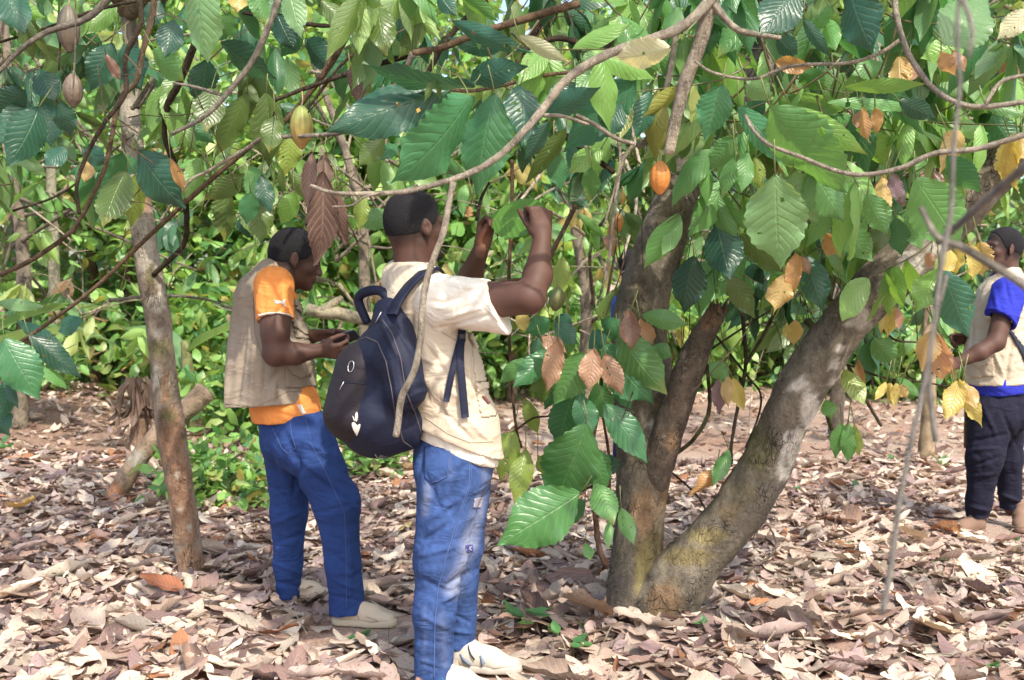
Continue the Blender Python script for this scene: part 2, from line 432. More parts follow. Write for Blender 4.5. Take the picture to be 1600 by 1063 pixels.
            q = np.stack([cell(1, 1), cell(0, 1), cell(0, 0), cell(1, 0)], -1)
            q[~inside] = q[~inside][:, ::-1]; Fs.append(q)
        F = np.vstack(Fs); F = F[(F >= 0).all(1)]
        return V, F
def relax(V, F, it=2, lam=.5):
    e = np.vstack([F[:, [0, 1]], F[:, [1, 2]], F[:, [2, 3]], F[:, [3, 0]]]); e = np.vstack([e, e[:, ::-1]])
    deg = np.bincount(e[:, 0], minlength=len(V)).astype(float)[:, None]
    for k in range(it):
        for l in (lam, -lam * .95):
            s = np.stack([np.bincount(e[:, 0], weights=V[e[:, 1], c], minlength=len(V)) for c in range(3)], 1)
            V = V + l * (s / np.maximum(deg, 1) - V)
    return V
def vnormals(V, F):
    n = np.cross(V[F[:, 2]] - V[F[:, 0]], V[F[:, 3]] - V[F[:, 1]]); N = np.zeros_like(V)
    for k in range(4):
        for c in range(3): N[:, c] += np.bincount(F[:, k], weights=n[:, c], minlength=len(V))
    return N / (np.linalg.norm(N, axis=1)[:, None] + 1e-12)
def topix(V):
    d = V - A(0, 0, CAM_H); yc = d[:, 1] * CP - d[:, 2] * SP; zc = d[:, 1] * SP + d[:, 2] * CP
    return np.stack([800 + FPX * d[:, 0] / yc, 531.5 - FPX * zc / yc], 1)
def creases(V, F, segs):
    """fabric folds: (x0,y0,x1,y1,width_px,height_m) ridges (+) or valleys (-) laid over the side one sees"""
    N = vnormals(V, F); px = topix(V); dsp = np.zeros(len(V))
    for x0, y0, x1, y1, wd, am in segs:
        a = A(x0, y0); ab = A(x1 - x0, y1 - y0); t = np.clip(((px - a) @ ab) / (ab @ ab), 0, 1)
        d = np.linalg.norm(px - a - t[:, None] * ab, axis=1)
        g = np.exp(-(d / wd) ** 2) * np.sin(PI * np.clip(t, .06, .94)) ** .6; dsp += am * g
    return V + N * dsp[:, None]
BV = {}
def bvh(o):
    if o.name not in BV:
        me = o.data; V = np.empty(len(me.vertices) * 3, dtype=np.float32); me.vertices.foreach_get('co', V)
        V = V.reshape(-1, 3) + wpos(o)
        BV[o.name] = BVHTree.FromPolygons([Vector(v) for v in V], [tuple(p.vertices) for p in me.polygons])
    return BV[o.name]
ORG = Vector((0, 0, CAM_H))
def hit(o, px, py):
    d = Vector(ray(px, py)).normalized(); h = bvh(o).ray_cast(ORG, d, 50)
    if h[0] is None: return None
    return np.array(h[0]), np.array(h[1])
def decal(name, target, poly, mat, parent, lift=.0025, colr=(1, 1, 1), res=2.0, thick=0.003, label=None):
    """a flat patch sewn or printed on target: polygon in photo pixels, filled with a small grid laid on the surface, with thickness"""
    poly = np.asarray(poly, float); lo = poly.min(0); hi = poly.max(0)
    nx = max(2, int((hi[0] - lo[0]) / res)); ny = max(2, int((hi[1] - lo[1]) / res))
    xs = np.linspace(lo[0], hi[0], nx + 1); ys = np.linspace(lo[1], hi[1], ny + 1)
    def inside(x, y):
        c = False; j = len(poly) - 1
        for i in range(len(poly)):
            if (poly[i][1] > y) != (poly[j][1] > y) and x < (poly[j][0] - poly[i][0]) * (y - poly[i][1]) / (poly[j][1] - poly[i][1]) + poly[i][0]: c = not c
            j = i
        return c
    vid = {}; V = []; F = []
    def vert(i, j):
        if (i, j) not in vid:
            h = hit(target, xs[i], ys[j])
            if h is None: vid[(i, j)] = None
            else:
                n = h[1] if h[1] @ ray(xs[i], ys[j]) < 0 else -h[1]
                vid[(i, j)] = len(V); V.append(h[0] + n * lift)
        return vid[(i, j)]
    for i in range(nx):
        for j in range(ny):
            if inside((xs[i] + xs[i + 1]) / 2, (ys[j] + ys[j + 1]) / 2):
                q = [vert(i, j), vert(i, j + 1), vert(i + 1, j + 1), vert(i + 1, j)]
                if None not in q: F.append(q)
    if not F: return None
    V = np.array(V); F = np.array(F); N = vnormals(V, F)
    # close it: back sheet and rim
    ed = {}
    for f in F:
        for k in range(4):
            e = (f[k], f[(k + 1) % 4]); ed[e] = 1
    rim = [e for e in ed if (e[1], e[0]) not in ed]; n = len(V)
    view = A(*[(xs.mean() - 800) / FPX, 1, 0])
    if (N.mean(0) @ view) > 0: N = -N
    V2 = V - N * thick; FF = np.vstack([F, F[:, ::-1] + n, np.array([[e[1], e[0], e[0] + n, e[1] + n] for e in rim])])
    o = mk(name, np.vstack([V, V2]), FF, mat, parent, colr=np.broadcast_to(np.asarray(colr, float), (2 * n, 3)))
    if label: o['label'] = label
    return o
def cord(name, target, pix, r, mat, parent, lift=0., colr=(1, 1, 1), seg=5):
    """seam, strap edge or zip: a thin tube following photo pixels over the surface of target"""
    pix = np.asarray(pix, float); pts = []
    for i in range(len(pix) - 1):
        m = max(1, int(np.hypot(*(pix[i + 1] - pix[i])) / 5))
        for t in np.arange(m + (i == len(pix) - 2)) / m:
            q = pix[i] + (pix[i + 1] - pix[i]) * t; h = hit(target, *q)
            if h is not None: pts.append(h[0] - unit(ray(*q)) * (lift + r * .3))
    if len(pts) < 2: return None
    V, F = tube(pts, [r] * len(pts), seg, .02)
    b = Buf(); b.add(V, F, colr); return b.build(name, mat, parent)
# ------------------------------------------------------------------ ground
rgG = np.random.RandomState(7)
def gh(x, y):
    x = np.asarray(x, float); y = np.asarray(y, float)
    h = .42 * np.exp(-((x + 5.3) ** 2 / 3.2 + (y - 10.4) ** 2 / 5.0))
    h = h + .018 * np.sin(x * 1.9 + y * .7) * np.sin(y * 1.3 - x * .4) + .008 * np.sin(x * 5.1 + 1) * np.sin(y * 4.3)
    h = h + .05 * np.exp(-((x - .62) ** 2 + (y - 4.45) ** 2) / .12)
    return h + np.clip(y - 16, 0, 60) * .02
def gpos(px, py, lift=.03):
    d = ray(px, py); t = CAM_H / -d[2]; q = A(0, 0, CAM_H) + d * t
    return A(q[0], q[1], float(gh(q[0], q[1])) + lift)
def ground():
    def sheet(name, xs, ys, mat, dz=0.):
        X, Y = np.meshgrid(xs, ys); Z = gh(X, Y) + dz; V = np.stack([X, Y, Z], -1).reshape(-1, 3)
        V[:, 2] += snoise(V * A(1, 1, 0), 3, .9, 3) * .012
        i, j = np.meshgrid(np.arange(len(ys) - 1), np.arange(len(xs) - 1), indexing='ij'); s = len(xs)
        F = np.stack([i * s + j, i * s + j + 1, (i + 1) * s + j + 1, (i + 1) * s + j], -1).reshape(-1, 4)
        return mk(name, V, F, mat)
    k = M('forest_soil'); ob = k.obj()
    n1 = k.noise(.8, 6, .6, ob); n2 = k.noise(9, 8, .7, ob); n3 = k.noise(60, 6, .7, ob)
    c = k.ramp(n1, [(.35, (.27, .155, .11)), (.55, (.40, .30, .245)), (.7, (.50, .41, .345))])
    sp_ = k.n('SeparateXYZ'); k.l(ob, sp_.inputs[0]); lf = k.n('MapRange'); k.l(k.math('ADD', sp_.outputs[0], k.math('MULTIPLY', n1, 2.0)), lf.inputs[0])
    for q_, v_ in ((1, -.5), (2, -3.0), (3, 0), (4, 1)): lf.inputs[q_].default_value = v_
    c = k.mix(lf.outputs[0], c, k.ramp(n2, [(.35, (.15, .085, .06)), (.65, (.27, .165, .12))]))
    c = k.mix(k.math('MULTIPLY', n2, .5), c, (.20, .12, .085)); sp = k.ramp(n3, [(.52, (0, 0, 0)), (.62, (1, 1, 1))])
    c = k.mix(k.math('MULTIPLY', sp, .5), c, (.60, .50, .40)); k.l(c, k.b.inputs['Base Color']); k.set(Roughness=.95, Specular_IOR_Level=.1)
    k.l(k.bump(k.math('ADD', n2, k.math('MULTIPLY', n3, .5)), .8, .03), k.b.inputs['Normal'])
    xs = np.concatenate([np.linspace(-90, -12, 14)[:-1], np.linspace(-12, 12, 241), np.linspace(12, 90, 14)[1:]])
    ys = np.concatenate([np.linspace(-30, 1, 10)[:-1], np.linspace(1, 20, 191), np.linspace(20, 120, 16)[1:]])
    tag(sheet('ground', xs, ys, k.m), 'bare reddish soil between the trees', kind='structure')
ground()
def tiltframe(n, rg, tilt, ydir=None):
    a = rg.rand(n) * 2 * PI if ydir is None else ydir
    Y = np.stack([np.cos(a), np.sin(a), rg.normal(size=n) * tilt * .7], 1)
    Z = np.stack([rg.normal(size=n) * tilt, rg.normal(size=n) * tilt, np.ones(n)], 1); return Y, Z
DRYC = np.array([(.62, .52, .43), (.76, .67, .55), (.50, .385, .31), (.36, .25, .20), (.30, .20, .175), (.49, .385, .345), (.24, .165, .16), (.38, .18, .09), (.62, .51, .43), (.38, .285, .275)])
DRYP = np.array([.19, .17, .13, .10, .09, .11, .06, .025, .075, .05])
def litter():
    FEET = [(*gpos(572, 985)[:2], .33), (*gpos(748, 1045)[:2], .28), (*gpos(1524, 826)[:2], .22), (*gpos(1590, 810)[:2], .18)]
    rg = np.random.RandomState(11)
    P6 = [leaf_proto(8, 16, fat=True, W=rg.uniform(.17, .24), fold=rg.uniform(-.4, .4), bend=rg.choice([-1, 1]) * rg.uniform(.1, .6), wave=rg.uniform(.06, .2), tear=rg.uniform(0, .3), curl=rg.uniform(.2, 1.2) * (1 if rg.rand() < .5 else .01) + .01, twist=rg.uniform(-.6, .6), corr=rg.choice([.02, .06]), rg=rg, serr=.03) for _ in range(20)]
    P6 = [(v * A(1, 1, rg.choice([-1, 1])), f, u) for v, f, u in P6]
    P3 = [leaf_proto(4, 6, fat=True, W=rg.uniform(.18, .27), fold=rg.uniform(-.6, .6), bend=rg.choice([-1, 1]) * rg.uniform(.3, 1.2), wave=rg.uniform(.1, .3), curl=rg.uniform(.2, 1.4), rg=rg) for _ in range(12)]
    b = Buf()
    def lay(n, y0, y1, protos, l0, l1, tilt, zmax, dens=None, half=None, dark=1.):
        y = np.sqrt(rg.rand(n) * (y1 ** 2 - y0 ** 2) + y0 ** 2); x = (rg.rand(n) * 2 - 1) * (y * .56 + .9)
        if dens is not None:
            m = rg.rand(n) < dens(x, y); x, y = x[m], y[m]
        m = ~(((x - .62) ** 2 + (y - 4.55) ** 2) < .05)
        for fx, fy, fr in [(u_, v_, w_ if zmax > .013 else w_ * .5) for u_, v_, w_ in FEET]: m &= ~((np.abs(x - fx) < fr) & (np.abs(y - fy + .03) < fr * .9))
        x, y = x[m], y[m]; n = len(x)
        Y, Z = tiltframe(n, rg, tilt); Z[rg.rand(n) < .35] *= -1
        z = gh(x, y) + rg.rand(n) ** 1.5 * zmax + .012; L = rg.uniform(l0, l1, n) * rg.uniform(.75, 1.1, n)
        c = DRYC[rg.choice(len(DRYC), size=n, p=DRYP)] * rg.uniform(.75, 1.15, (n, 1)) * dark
        pos = np.stack([x, y, z], 1) - Y * (L * .5)[:, None]; pos[:, 2] = np.maximum(pos[:, 2], gh(x, y) + .004)
        leaf_batch(b, protos, pos, Y, Z, L, c, rg)
    patch = lambda x, y: np.clip(.62 + .5 * np.sin(x * 1.7 + 2 + .4 * y) * np.sin(y * 1.1 + x * .5), .30, 1)
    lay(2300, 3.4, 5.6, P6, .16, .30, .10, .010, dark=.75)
    lay(2500, 3.4, 5.6, P6, .14, .29, .11, .026)
    lay(650, 3.4, 5.6, P6, .09, .2, .28, .04)
    lay(5600, 5.4, 8.6, P6, .12, .23, .13, .028)
    lay(8000, 3.4, 7.5, P3, .025, .085, .4, .05)
    lay(2600, 8.0, 12.5, P3, .08, .16, .2, .03, lambda x, y: (x < -2.2) * .9)
    lay(9000, 8.3, 14, P3, .08, .17, .26, .03, lambda x, y: patch(x, y) * np.clip(1.25 - (y - 8.3) * .11, .22, 1) * np.where(x > -.3, .55, 1))
    lay(7000, 12, 24, P3, .08, .16, .25, .03, lambda x, y: patch(x, y) * .8)
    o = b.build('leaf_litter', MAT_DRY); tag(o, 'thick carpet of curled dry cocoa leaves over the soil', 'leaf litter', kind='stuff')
    # thin straw and twigs scattered over it
    b = Buf()
    for k in range(520):
        y = rg.uniform(3.7, 9.5); x = rg.uniform(-1, 1) * (y * .5)
        if k < 220: x, y = rg.normal(2.3, .7), rg.normal(5.2, .7)
        a = rg.rand() * 2 * PI; L = rg.uniform(.06, .26); z = float(gh(x, y)) + rg.uniform(.02, .07)
        d = A(math.cos(a), math.sin(a), rg.normal() * .25); q = A(x, y, z); sd = A(-d[1], d[0], rg.normal() * .3)
        V, F = tube([q, q + d * L * .5 + sd * L * rg.normal() * .15, q + d * L], [rg.uniform(.0008, .0024)] * 3, 4, .04)
        b.add(V, F, A(.58, .50, .36) * rg.uniform(.5, 1.1))
    tag(b.build('dry_straw', MAT_TWIG), 'thin dry straw and stalks strewn over the leaf litter', 'straw', kind='stuff')
litter()
# ------------------------------------------------------------------ distinct big fallen leaves, seedlings and sticks on the ground
def ground_things():
    rg = np.random.RandomState(23)
    items = [((1050 + 1290 * .34, 698 + 890 * .34), (1440, 1025), .24, (.66, .52, .36), 'broad tan fallen leaf lying face up near the bottom right'),
             ((1190, 935), (1100, 925), .20, (.46, .20, .09), 'rust brown fallen leaf just right of the leaning trunk foot'),
             ((1170, 968), (1240, 975), .20, (.45, .20, .09), 'rust orange fallen leaf in the litter below the leaning trunk'),
             ((1340, 835), (1270, 800), .16, (.40, .26, .19), 'long brown curled leaf left of the right man on the litter'),
             ((1500, 848), (1450, 832), .20, (.40, .19, .08), 'rust brown leaf lying by the boots of the man in royal blue'),
             ((925, 912), (790, 985), .22, (.26, .16, .13), 'large dark brown arched leaf between the middle man and the trunk'),
             ((905, 960), (925, 1015), .20, (.58, .42, .32), 'upright pale brown leaf near the foot of the vertical trunk'),
             ((290, 940), (220, 934), .18, (.40, .16, .08), 'narrow red brown fallen leaf below the foot of the lichened trunk'),
             ((160, 1005), (120, 985), .30, (.62, .50, .40), 'flat pale fallen leaf near the bottom left'),
             ((1560, 915), (1490, 905), .24, (.72, .60, .46), 'wide sunlit cream leaf on the litter at the right'),
             ((1050, 975), (1035, 995), .28, (.52, .32, .20), 'cupped tan leaf against the foot of the leaning trunk'),
             ((1440, 850), (1400, 870), .22, (.66, .54, .40), 'pale ribbed leaf standing up in the litter left of the boots'),
             ((20, 945), (2, 950), .30, (.72, .48, .14), 'small yellow fallen leaf at the lower left edge'),
             ((30, 805), (45, 818), .30, (.75, .50, .16), 'small yellow fallen leaf at the left edge above the pale litter'),
             ((380, 783), (372, 790), .34, (.75, .42, .08), 'round orange yellow leaf in front of the cut green branches'),
             ((645, 828), (610, 838), .22, (.70, .60, .26), 'yellowish fallen leaf between the two men on the left'),
             ((845, 812), (760, 806), .24, (.75, .66, .50), 'broad cream leaf on the litter right of the faded jeans')]
    for k, (p0, p1, w, c, lab) in enumerate(items):
        a, t = gpos(*p0, .05), gpos(*p1, .055); L = np.linalg.norm(t - a); L2 = max(L, .09)
        V, F, uv = leaf_proto(10, 30, w * (1.25 if w < .28 else 1), rg.uniform(-.4, .4), rg.choice([-.6, .5]), corr=.05, wave=.14, curl=rg.uniform(.2, .9), rg=rg, serr=.03)
        Y = unit(t - a); Z = unit(A(rg.normal() * .2, -.35, 1)); Z = unit(Z - Y * (Z @ Y)); X = np.cross(Y, Z)
        W = a + L2 * (V[:, :1] * X + V[:, 1:2] * Y + V[:, 2:] * Z); b = Buf(); b.add(W, F, c, uv)
        o = b.build('fallen_leaf', MAT_DRY, None, origin=a); tag(o, lab, 'fallen leaf', 'single fallen leaves that stand out of the litter')
    seeds = [(817, 1000, .13, 'seedling with two drooping leaves right of the white shoe'), (868, 1012, .06, 'small seedling midway between the white shoe and the trunk foot'), (897, 1040, .09, 'thin seedling at the bottom edge left of the trunk'),
             (290, 940, .035, 'tiny green sprout just under the lichened trunk foot'), (95, 912, .03, 'tiny sprout in the pale litter left of the lichened trunk'), (212, 993, .04, 'sprout low on the left in the dark litter'), (565, 1005, .05, 'clump of tiny leaves under the tan shoe'),
             (1092, 925, .05, 'bright green seedling at the right of the leaning trunk foot'), (1100, 1008, .045, 'bluish green sprout in the litter below the forked trunk'), (1467, 888, .05, 'small sprout in the straw below the boots'), (1552, 1062, .06, 'single upright green shoot at the bottom right'),
             (1325, 865, .05, 'small sprout midway along the right foreground'), (1395, 730, .07, 'green weed left of the slim trunk'), (1470, 735, .08, 'green weed right of the slim trunk foot'), (920, 1000, .04, 'low sprout next to the vertical trunk foot'), (1245, 775, .05, 'weed in the litter behind the leaning trunk'),
             (42, 1042, .03, 'tiny green shoot in the bottom left corner'), (545, 1010, .03, 'flat weed left of the faded jeans'), (1590, 855, .05, 'weed beside the boots at the right edge'), (1340, 590 + 180, .06, 'weed on the bare ground right of the leaning trunk'), (5, 735, .12, 'green weed at the left edge on the soil bank')]
    for px, py, h, lab in seeds:
        q = gpos(px, py, 0); b = Buf(); top = q + A(rg.normal() * .01, 0, h); b.tube([q, top], [.0022, .0014], (.22, .25, .10), 5, .03)
        n = rg.randint(3, 7)
        for i in range(n):
            a = rg.rand() * 6.28; V, F, uv = leaf_proto(4, 8, .28, .2, -rg.uniform(.4, 1.2), wave=.1, rg=rg); L = h * rg.uniform(.5, .9) + .022
            Y = unit(A(math.cos(a), math.sin(a), rg.uniform(-.5, .4))); Z = unit(A(0, 0, 1) - Y * Y[2] + A(.01, 0, 0)); X = np.cross(Y, Z); p = q + (top - q) * rg.uniform(.6, 1)
            b.add(p + L * (V[:, :1] * X + V[:, 1:2] * Y + V[:, 2:] * Z), F, A(.09, .24, .06) * rg.uniform(.7, 1.4) + A(0, 0, .02), uv)
        o = b.build('seedling', MAT_LEAF, None, origin=q); tag(o, lab, 'seedling', 'green seedlings coming up through the litter')
    for pts, r, c, lab in [([(1130, 880), (1180, 905), (1212, 880), (1200, 845), (1190, 838)], .008, (.24, .18, .14), 'forked grey stick bent up out of the litter behind the leaning trunk foot'),
                           ([(1270, 785), (1278, 805), (1292, 828)], .005, (.26, .2, .16), 'short arched twig on the litter right of the leaning trunk'),
                           ([(1215, 1020), (1270, 1045), (1300, 1042)], .005, (.3, .24, .18), 'dark thin twig lying at the bottom right of the forked trunk'),
                           ([(1215, 1010), (1212, 1030), (1180, 1052)], .004, (.6, .5, .38), 'pale curved twig at the bottom right of the forked trunk'),
                           ([(855, 1015), (880, 1040), (885, 1063)], .003, (.65, .56, .42), 'thin pale straw arching up at the bottom middle'),
                           ([(957, 1000 + 2), (950, 1030), (925, 1060)], .003, (.6, .52, .42), 'pale thin stalk under the foot of the vertical trunk'),
                           ([(100, 742), (155, 757), (210, 752), (250, 745)], .012, (.5, .42, .34), 'pale fallen branch lying on the soil bank behind the cut stem'),
                           ([(425, 965), (455, 985), (480, 1000)], .004, (.6, .5, .4), 'pale twig in the litter at the feet of the man in orange')]:
        n = len(pts); P3 = [gpos(x, y, .03 + .06 * math.sin(PI * i / (n - 1))) for i, (x, y) in enumerate(pts)]
        b = Buf(); b.tube(P3, [r * (1 - .5 * i / n) for i in range(n)], c, 7, .03, .2)
        o = b.build('fallen_stick', MAT_TWIG, None, origin=P3[0]); tag(o, lab, 'stick', 'sticks lying in the litter')
ground_things()

# ------------------------------------------------------------------ leaves hung by pixel, at their own depth
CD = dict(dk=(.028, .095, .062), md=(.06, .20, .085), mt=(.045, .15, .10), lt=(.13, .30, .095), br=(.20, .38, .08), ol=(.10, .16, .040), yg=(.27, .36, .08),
          yl=(.58, .46, .15), oy=(.56, .38, .16), og=(.50, .27, .12), bn=(.15, .095, .075), pb=(.34, .19, .16), pu=(.25, .15, .19), pk=(.48, .27, .19), cr=(.55, .52, .36), mg=(.075, .22, .065), pl=(.20, .36, .16))  # cr: glare on glossy leaves, put into the leaf colour
rgH = np.random.RandomState(99)
def hang(b, x0, y0, x1, y1, wpx, col, D, roll=None, tip=None, drop=None, bend=None):
    rg = rgH; B = P(x0, y0, D); dz = rg.uniform(-.12, .12) if tip is None else tip
    L0 = math.hypot(x1 - x0, y1 - y0); T = P(x1, y1, D + dz * min(1, L0 / 90)); Y = T - B; L = np.linalg.norm(Y); Y = Y / L
    dead = col in ('bn', 'pb', 'pu', 'oy', 'yl', 'pk', 'og')
    W = wpx / L0 * .57; ro = rg.normal() * .36 if roll is None else roll; W = min(W / math.cos(min(abs(ro), .6)), .30 if L0 > 50 else .38)
    nv = 64 if L0 > 55 else 26
    V, F, uv = leaf_proto(12 if L0 > 55 else 6, nv, W, rg.uniform(-.38, -.08) if not dead else rg.uniform(-.8, .3), (rg.uniform(.25, .75) if bend is None else bend), corr=(.042 if nv > 30 else .02), wave=rg.uniform(.06, .16) * (2 if dead else 1), curl=(rg.uniform(.2, .9) if dead else .01), twist=rg.normal() * ((.12 if L0 > 50 else .3) if not dead else .5), rg=rg, serr=.035)
    V[:, 2] -= np.interp(V[:, 1], [0, 1], [0, 0])
    vw = unit(A(0, 0, CAM_H) - (B + T) / 2); Z = unit(vw - Y * (vw @ Y)); X = np.cross(Y, Z); c, s_ = math.cos(ro), math.sin(ro)
    X, Z = X * c + Z * s_, Z * c - X * s_
    # undo the shortening that bending brings: fit tip to tip
    tipv = V[uv[:, 1] > .999].mean(0); k = L / max(np.linalg.norm(tipv[1:]), .3); ang = math.atan2(tipv[2], tipv[1]); ca, sa = math.cos(-ang), math.sin(-ang)
    y, z = V[:, 1] * ca - V[:, 2] * sa, V[:, 1] * sa + V[:, 2] * ca
    Wd = B + L * V[:, :1] * X + k * (y[:, None] * Y + z[:, None] * Z)
    cc = A(*CD[col]) * rg.uniform(.82, 1.18); cv = np.tile(cc, (len(V), 1))
    if col in ('lt', 'br', 'yg', 'ol') and rg.rand() < .4:
        m = np.clip((uv[:, 1] - .75) * 3, 0, 1)[:, None] * .6; cv = cv * (1 - m) + A(.45, .36, .06) * m
    if L0 > 50 and rg.rand() < .6:      # insect holes and bites
        for q in range(rg.randint(1, 5)):
            fc = V[F].mean(1); hx, hy, hr = rg.uniform(-1, 1) * W * .9, rg.uniform(.2, .9), rg.uniform(.008, .028)
            F = F[((fc[:, 0] - hx) ** 2 + (fc[:, 1] - hy) ** 2) > hr ** 2]
    b.add(Wd, F, cv, uv)
    # petiole
    up = A(rg.normal() * .02, rg.uniform(-.02, .03), rg.uniform(.03, .07)) - Y * .03
    b.add(*tube([B + Y * L * .02, B + up * .5, B + up * 1.1], [.0022, .002, .0026], 5, .03), A(.20, .22, .08))
def hang_list(b, L, D, jit=.25):
    for it in L:
        d = D + rgH.uniform(-jit, jit) if len(it) < 7 else it[6]
        hang(b, *it[:6], d)
BCOL = dict(pale=(.50, .44, .36), grey=(.30, .27, .23), brown=(.20, .135, .085), dark=(.075, .055, .038), red=(.16, .085, .06), green=(.10, .10, .045))
def branch(parent, pts, r0, r1, col, D, D1=None, name='branch', bump=.16, label=None):
    """r in photo px"""
    n = len(pts); D1 = D if D1 is None else D1; s = 0; acc = [0]
    for i in range(1, n): s += math.hypot(pts[i][0] - pts[i - 1][0], pts[i][1] - pts[i - 1][1]); acc.append(s)
    P3 = []; rr = []
    for (x, y), a in zip(pts, acc):
        t = a / s; d = D + (D1 - D) * t; P3.append(P(x, y, d)); rr.append((r0 + (r1 - r0) * t) / FPX * d)
    rm = max(rr); b = Buf(); V, F = tube(P3, rr, 10 if rm > .006 else 6, max(.012, rm * .8), bump, rgH.randint(1000), 22)
    cn = A(*BCOL[col]) if isinstance(col, str) else A(*col); c = cn * (1 + .25 * snoise(V, 5, 9, 3))[:, None]
    b.add(V, F, c); o = b.build(name, MAT_BARK if rm > .02 else MAT_TWIG, parent)
    if label: o['label'] = label
    return o
def pod(parent, x, y, wpx, hpx, D, c0, c1, name='pod', rot=0.):
    """ribbed cocoa pod hanging by a stalk; c0 top colour, c1 lower colour"""
    C0 = P(x, y, D); h = hpx / FPX * D; w_ = wpx / FPX * D / 2; n, m = 40, 30; V = []; C = []
    for i in range(n + 1):
        t = i / n; z = h * (.5 - t); rad = w_ * math.sin(PI * min(t * .94 + .02, 1)) ** .62 * (1 - .10 * t) * (1 - .25 * max(0, (t - .8) / .2) ** 1)
        for j in range(m):
            a = 2 * PI * j / m; rr = rad * (1 + .05 * math.cos(10 * a) + .04 * abs(math.cos(5 * a))) ; xx, zz = rr * math.cos(a), z
            V.append(C0 + A(xx * math.cos(rot) + zz * math.sin(rot), rr * math.sin(a), zz * math.cos(rot) - xx * math.sin(rot)))
            C.append((A(*c0) * (1 - t) + A(*c1) * t) * (1 - .28 * max(0, -math.cos(10 * a))))
    V = np.array(V); V += unit(A(1, 1, 1)) * (snoise(V, 4, 60, 2) * .0006)[:, None]
    i, j = np.meshgrid(np.arange(n), np.arange(m), indexing='ij'); F = np.stack([i * m + j, (i + 1) * m + j, (i + 1) * m + (j + 1) % m, i * m + (j + 1) % m], -1).reshape(-1, 4)
    b = Buf(); b.add(V, F, np.array(C)); b.add(*tube([C0 + A(0, 0, h * .48), C0 + A(.004, .006, h * .62), C0 + A(0, .02, h * .85)], [.004, .003, .0035], 6, .01), (.25, .2, .1))
    return b.build(name, MAT_POD, parent)
def pod_mat():
    k = M('pod_skin'); ob = k.obj(); c = k.attr(); n = k.noise(45, 5, .65, ob)
    k.l(k.mix(k.math('MULTIPLY', k.ramp(n, [(.45, (0, 0, 0)), (.7, (1, 1, 1))]), .5), c, k.mix(1.0, c, (.55, .45, .35), 'MULTIPLY')), k.b.inputs['Base Color'])
    k.set(Roughness=.5, Specular_IOR_Level=.4); k.l(k.bump(n, .4, .004), k.b.inputs['Normal']); return k.m
MAT_POD = pod_mat()
def trunk(parent, pts, rad, D, base, spots=(), name='trunk', seg=48, bump=.10, label=None, flare=0, tints=()):
    """pts: (px, py, dD) ; rad px ; base colour; spots: (x,y,rx,ry,colour) lichen, moss and bare patches that belong to the bark"""
    P3 = [P(x, y, D + dd) for x, y, dd in pts]; rr = [r / FPX * (D + p[2]) for r, p in zip(rad, pts)]
    V, F = tube(P3, rr, seg, .016, 0); c0 = np.repeat(resample(P3, rr, .016)[0], seg, 0); c0 = np.vstack([c0, V[-2:]])
    d = V - c0; ln = np.linalg.norm(d, axis=1)[:, None] + 1e-9; n = d / ln; r_ = np.mean(rr)
    V = V + n * (snoise(V * A(1, 1, .5), 17, 3.2, 3) * bump * r_ + snoise(V * A(1, 1, .4), 18, 14, 3) * bump * .25 * r_ + np.abs(snoise(V, 19, 40, 2)) * .0030)[:, None]
    px = topix(V); n1 = snoise(V * A(1, 1, .4), 20, 3.0, 4); c = A(*base) * (1 + .40 * n1)[:, None]
    for x, y, rx, ry, col in spots:
        q = ((px[:, 0] - x) / rx) ** 2 + ((px[:, 1] - y) / ry) ** 2; m = np.clip(1.6 - q * 1.2 - .9 * snoise(V, int(x) % 97, 22, 3), 0, 1)[:, None] * .85
        c = c * (1 - m) + A(*col) * m
    b = Buf(); b.add(V, F, np.clip(c, .01, .9)); o = b.build(name, MAT_BARK, parent)
    if label: o['label'] = label
    return o
def far_protos(seed, round_=True):
    rg = np.random.RandomState(seed)
    return [leaf_proto(4, 6, rg.uniform(.25, .33) if round_ else rg.uniform(.17, .22), rg.uniform(-.5, .1), rg.uniform(-.9, .9), wave=.12, rg=rg, twist=rg.normal() * .3) for _ in range(8)]
FP_R, FP_L = far_protos(1), far_protos(2, False)
def crown(parent, clumps, n, cols, cp, L0, L1, protos, seed, droop=.5, name='crown', mat=None, hollow=.55):
    """leaf clumps: (centre, radii) each filled with many small leaves lying on twig fans"""
    rg = np.random.RandomState(seed); b = Buf(); tot = sum(r[0] * r[1] * r[2] for _, r in clumps); cols = np.array(cols)
    for c, r in clumps:
        k = max(30, int(n * r[0] * r[1] * r[2] / tot)); nt = max(6, k // 9)
        d = rg.normal(size=(nt, 3)); d /= np.linalg.norm(d, axis=1)[:, None]; rad = hollow + (1 - hollow) * rg.rand(nt) ** .7
        ctr = A(*c) + d * rad[:, None] * A(*r); tw = rg.randint(nt, size=k); pos = ctr[tw] + rg.normal(size=(k, 3)) * (L1 * .75)
        pos[:, 2] = np.maximum(pos[:, 2], gh(pos[:, 0], pos[:, 1]) + .05)
        out = d[tw] * .8 + rg.normal(size=(k, 3)) * .7; out[:, 2] -= droop
        Z = np.stack([rg.normal(size=k) * .6, rg.normal(size=k) * .6 - .25, np.ones(k)], 1)
        cc = cols[rg.choice(len(cols), size=nt, p=cp)][tw] * rg.uniform(.75, 1.3, (k, 1)); m = rg.rand(k) < .35; cc[m] = cols[rg.choice(len(cols), size=m.sum(), p=cp)]
        leaf_batch(b, protos, pos, out, Z, rg.uniform(L0, L1, k), cc, rg)
    return b.build(name, mat or MAT_FAR, parent)
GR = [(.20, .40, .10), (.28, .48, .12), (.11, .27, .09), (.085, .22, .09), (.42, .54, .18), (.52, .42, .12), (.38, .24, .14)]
GP = [.28, .28, .15, .10, .14, .03, .02]

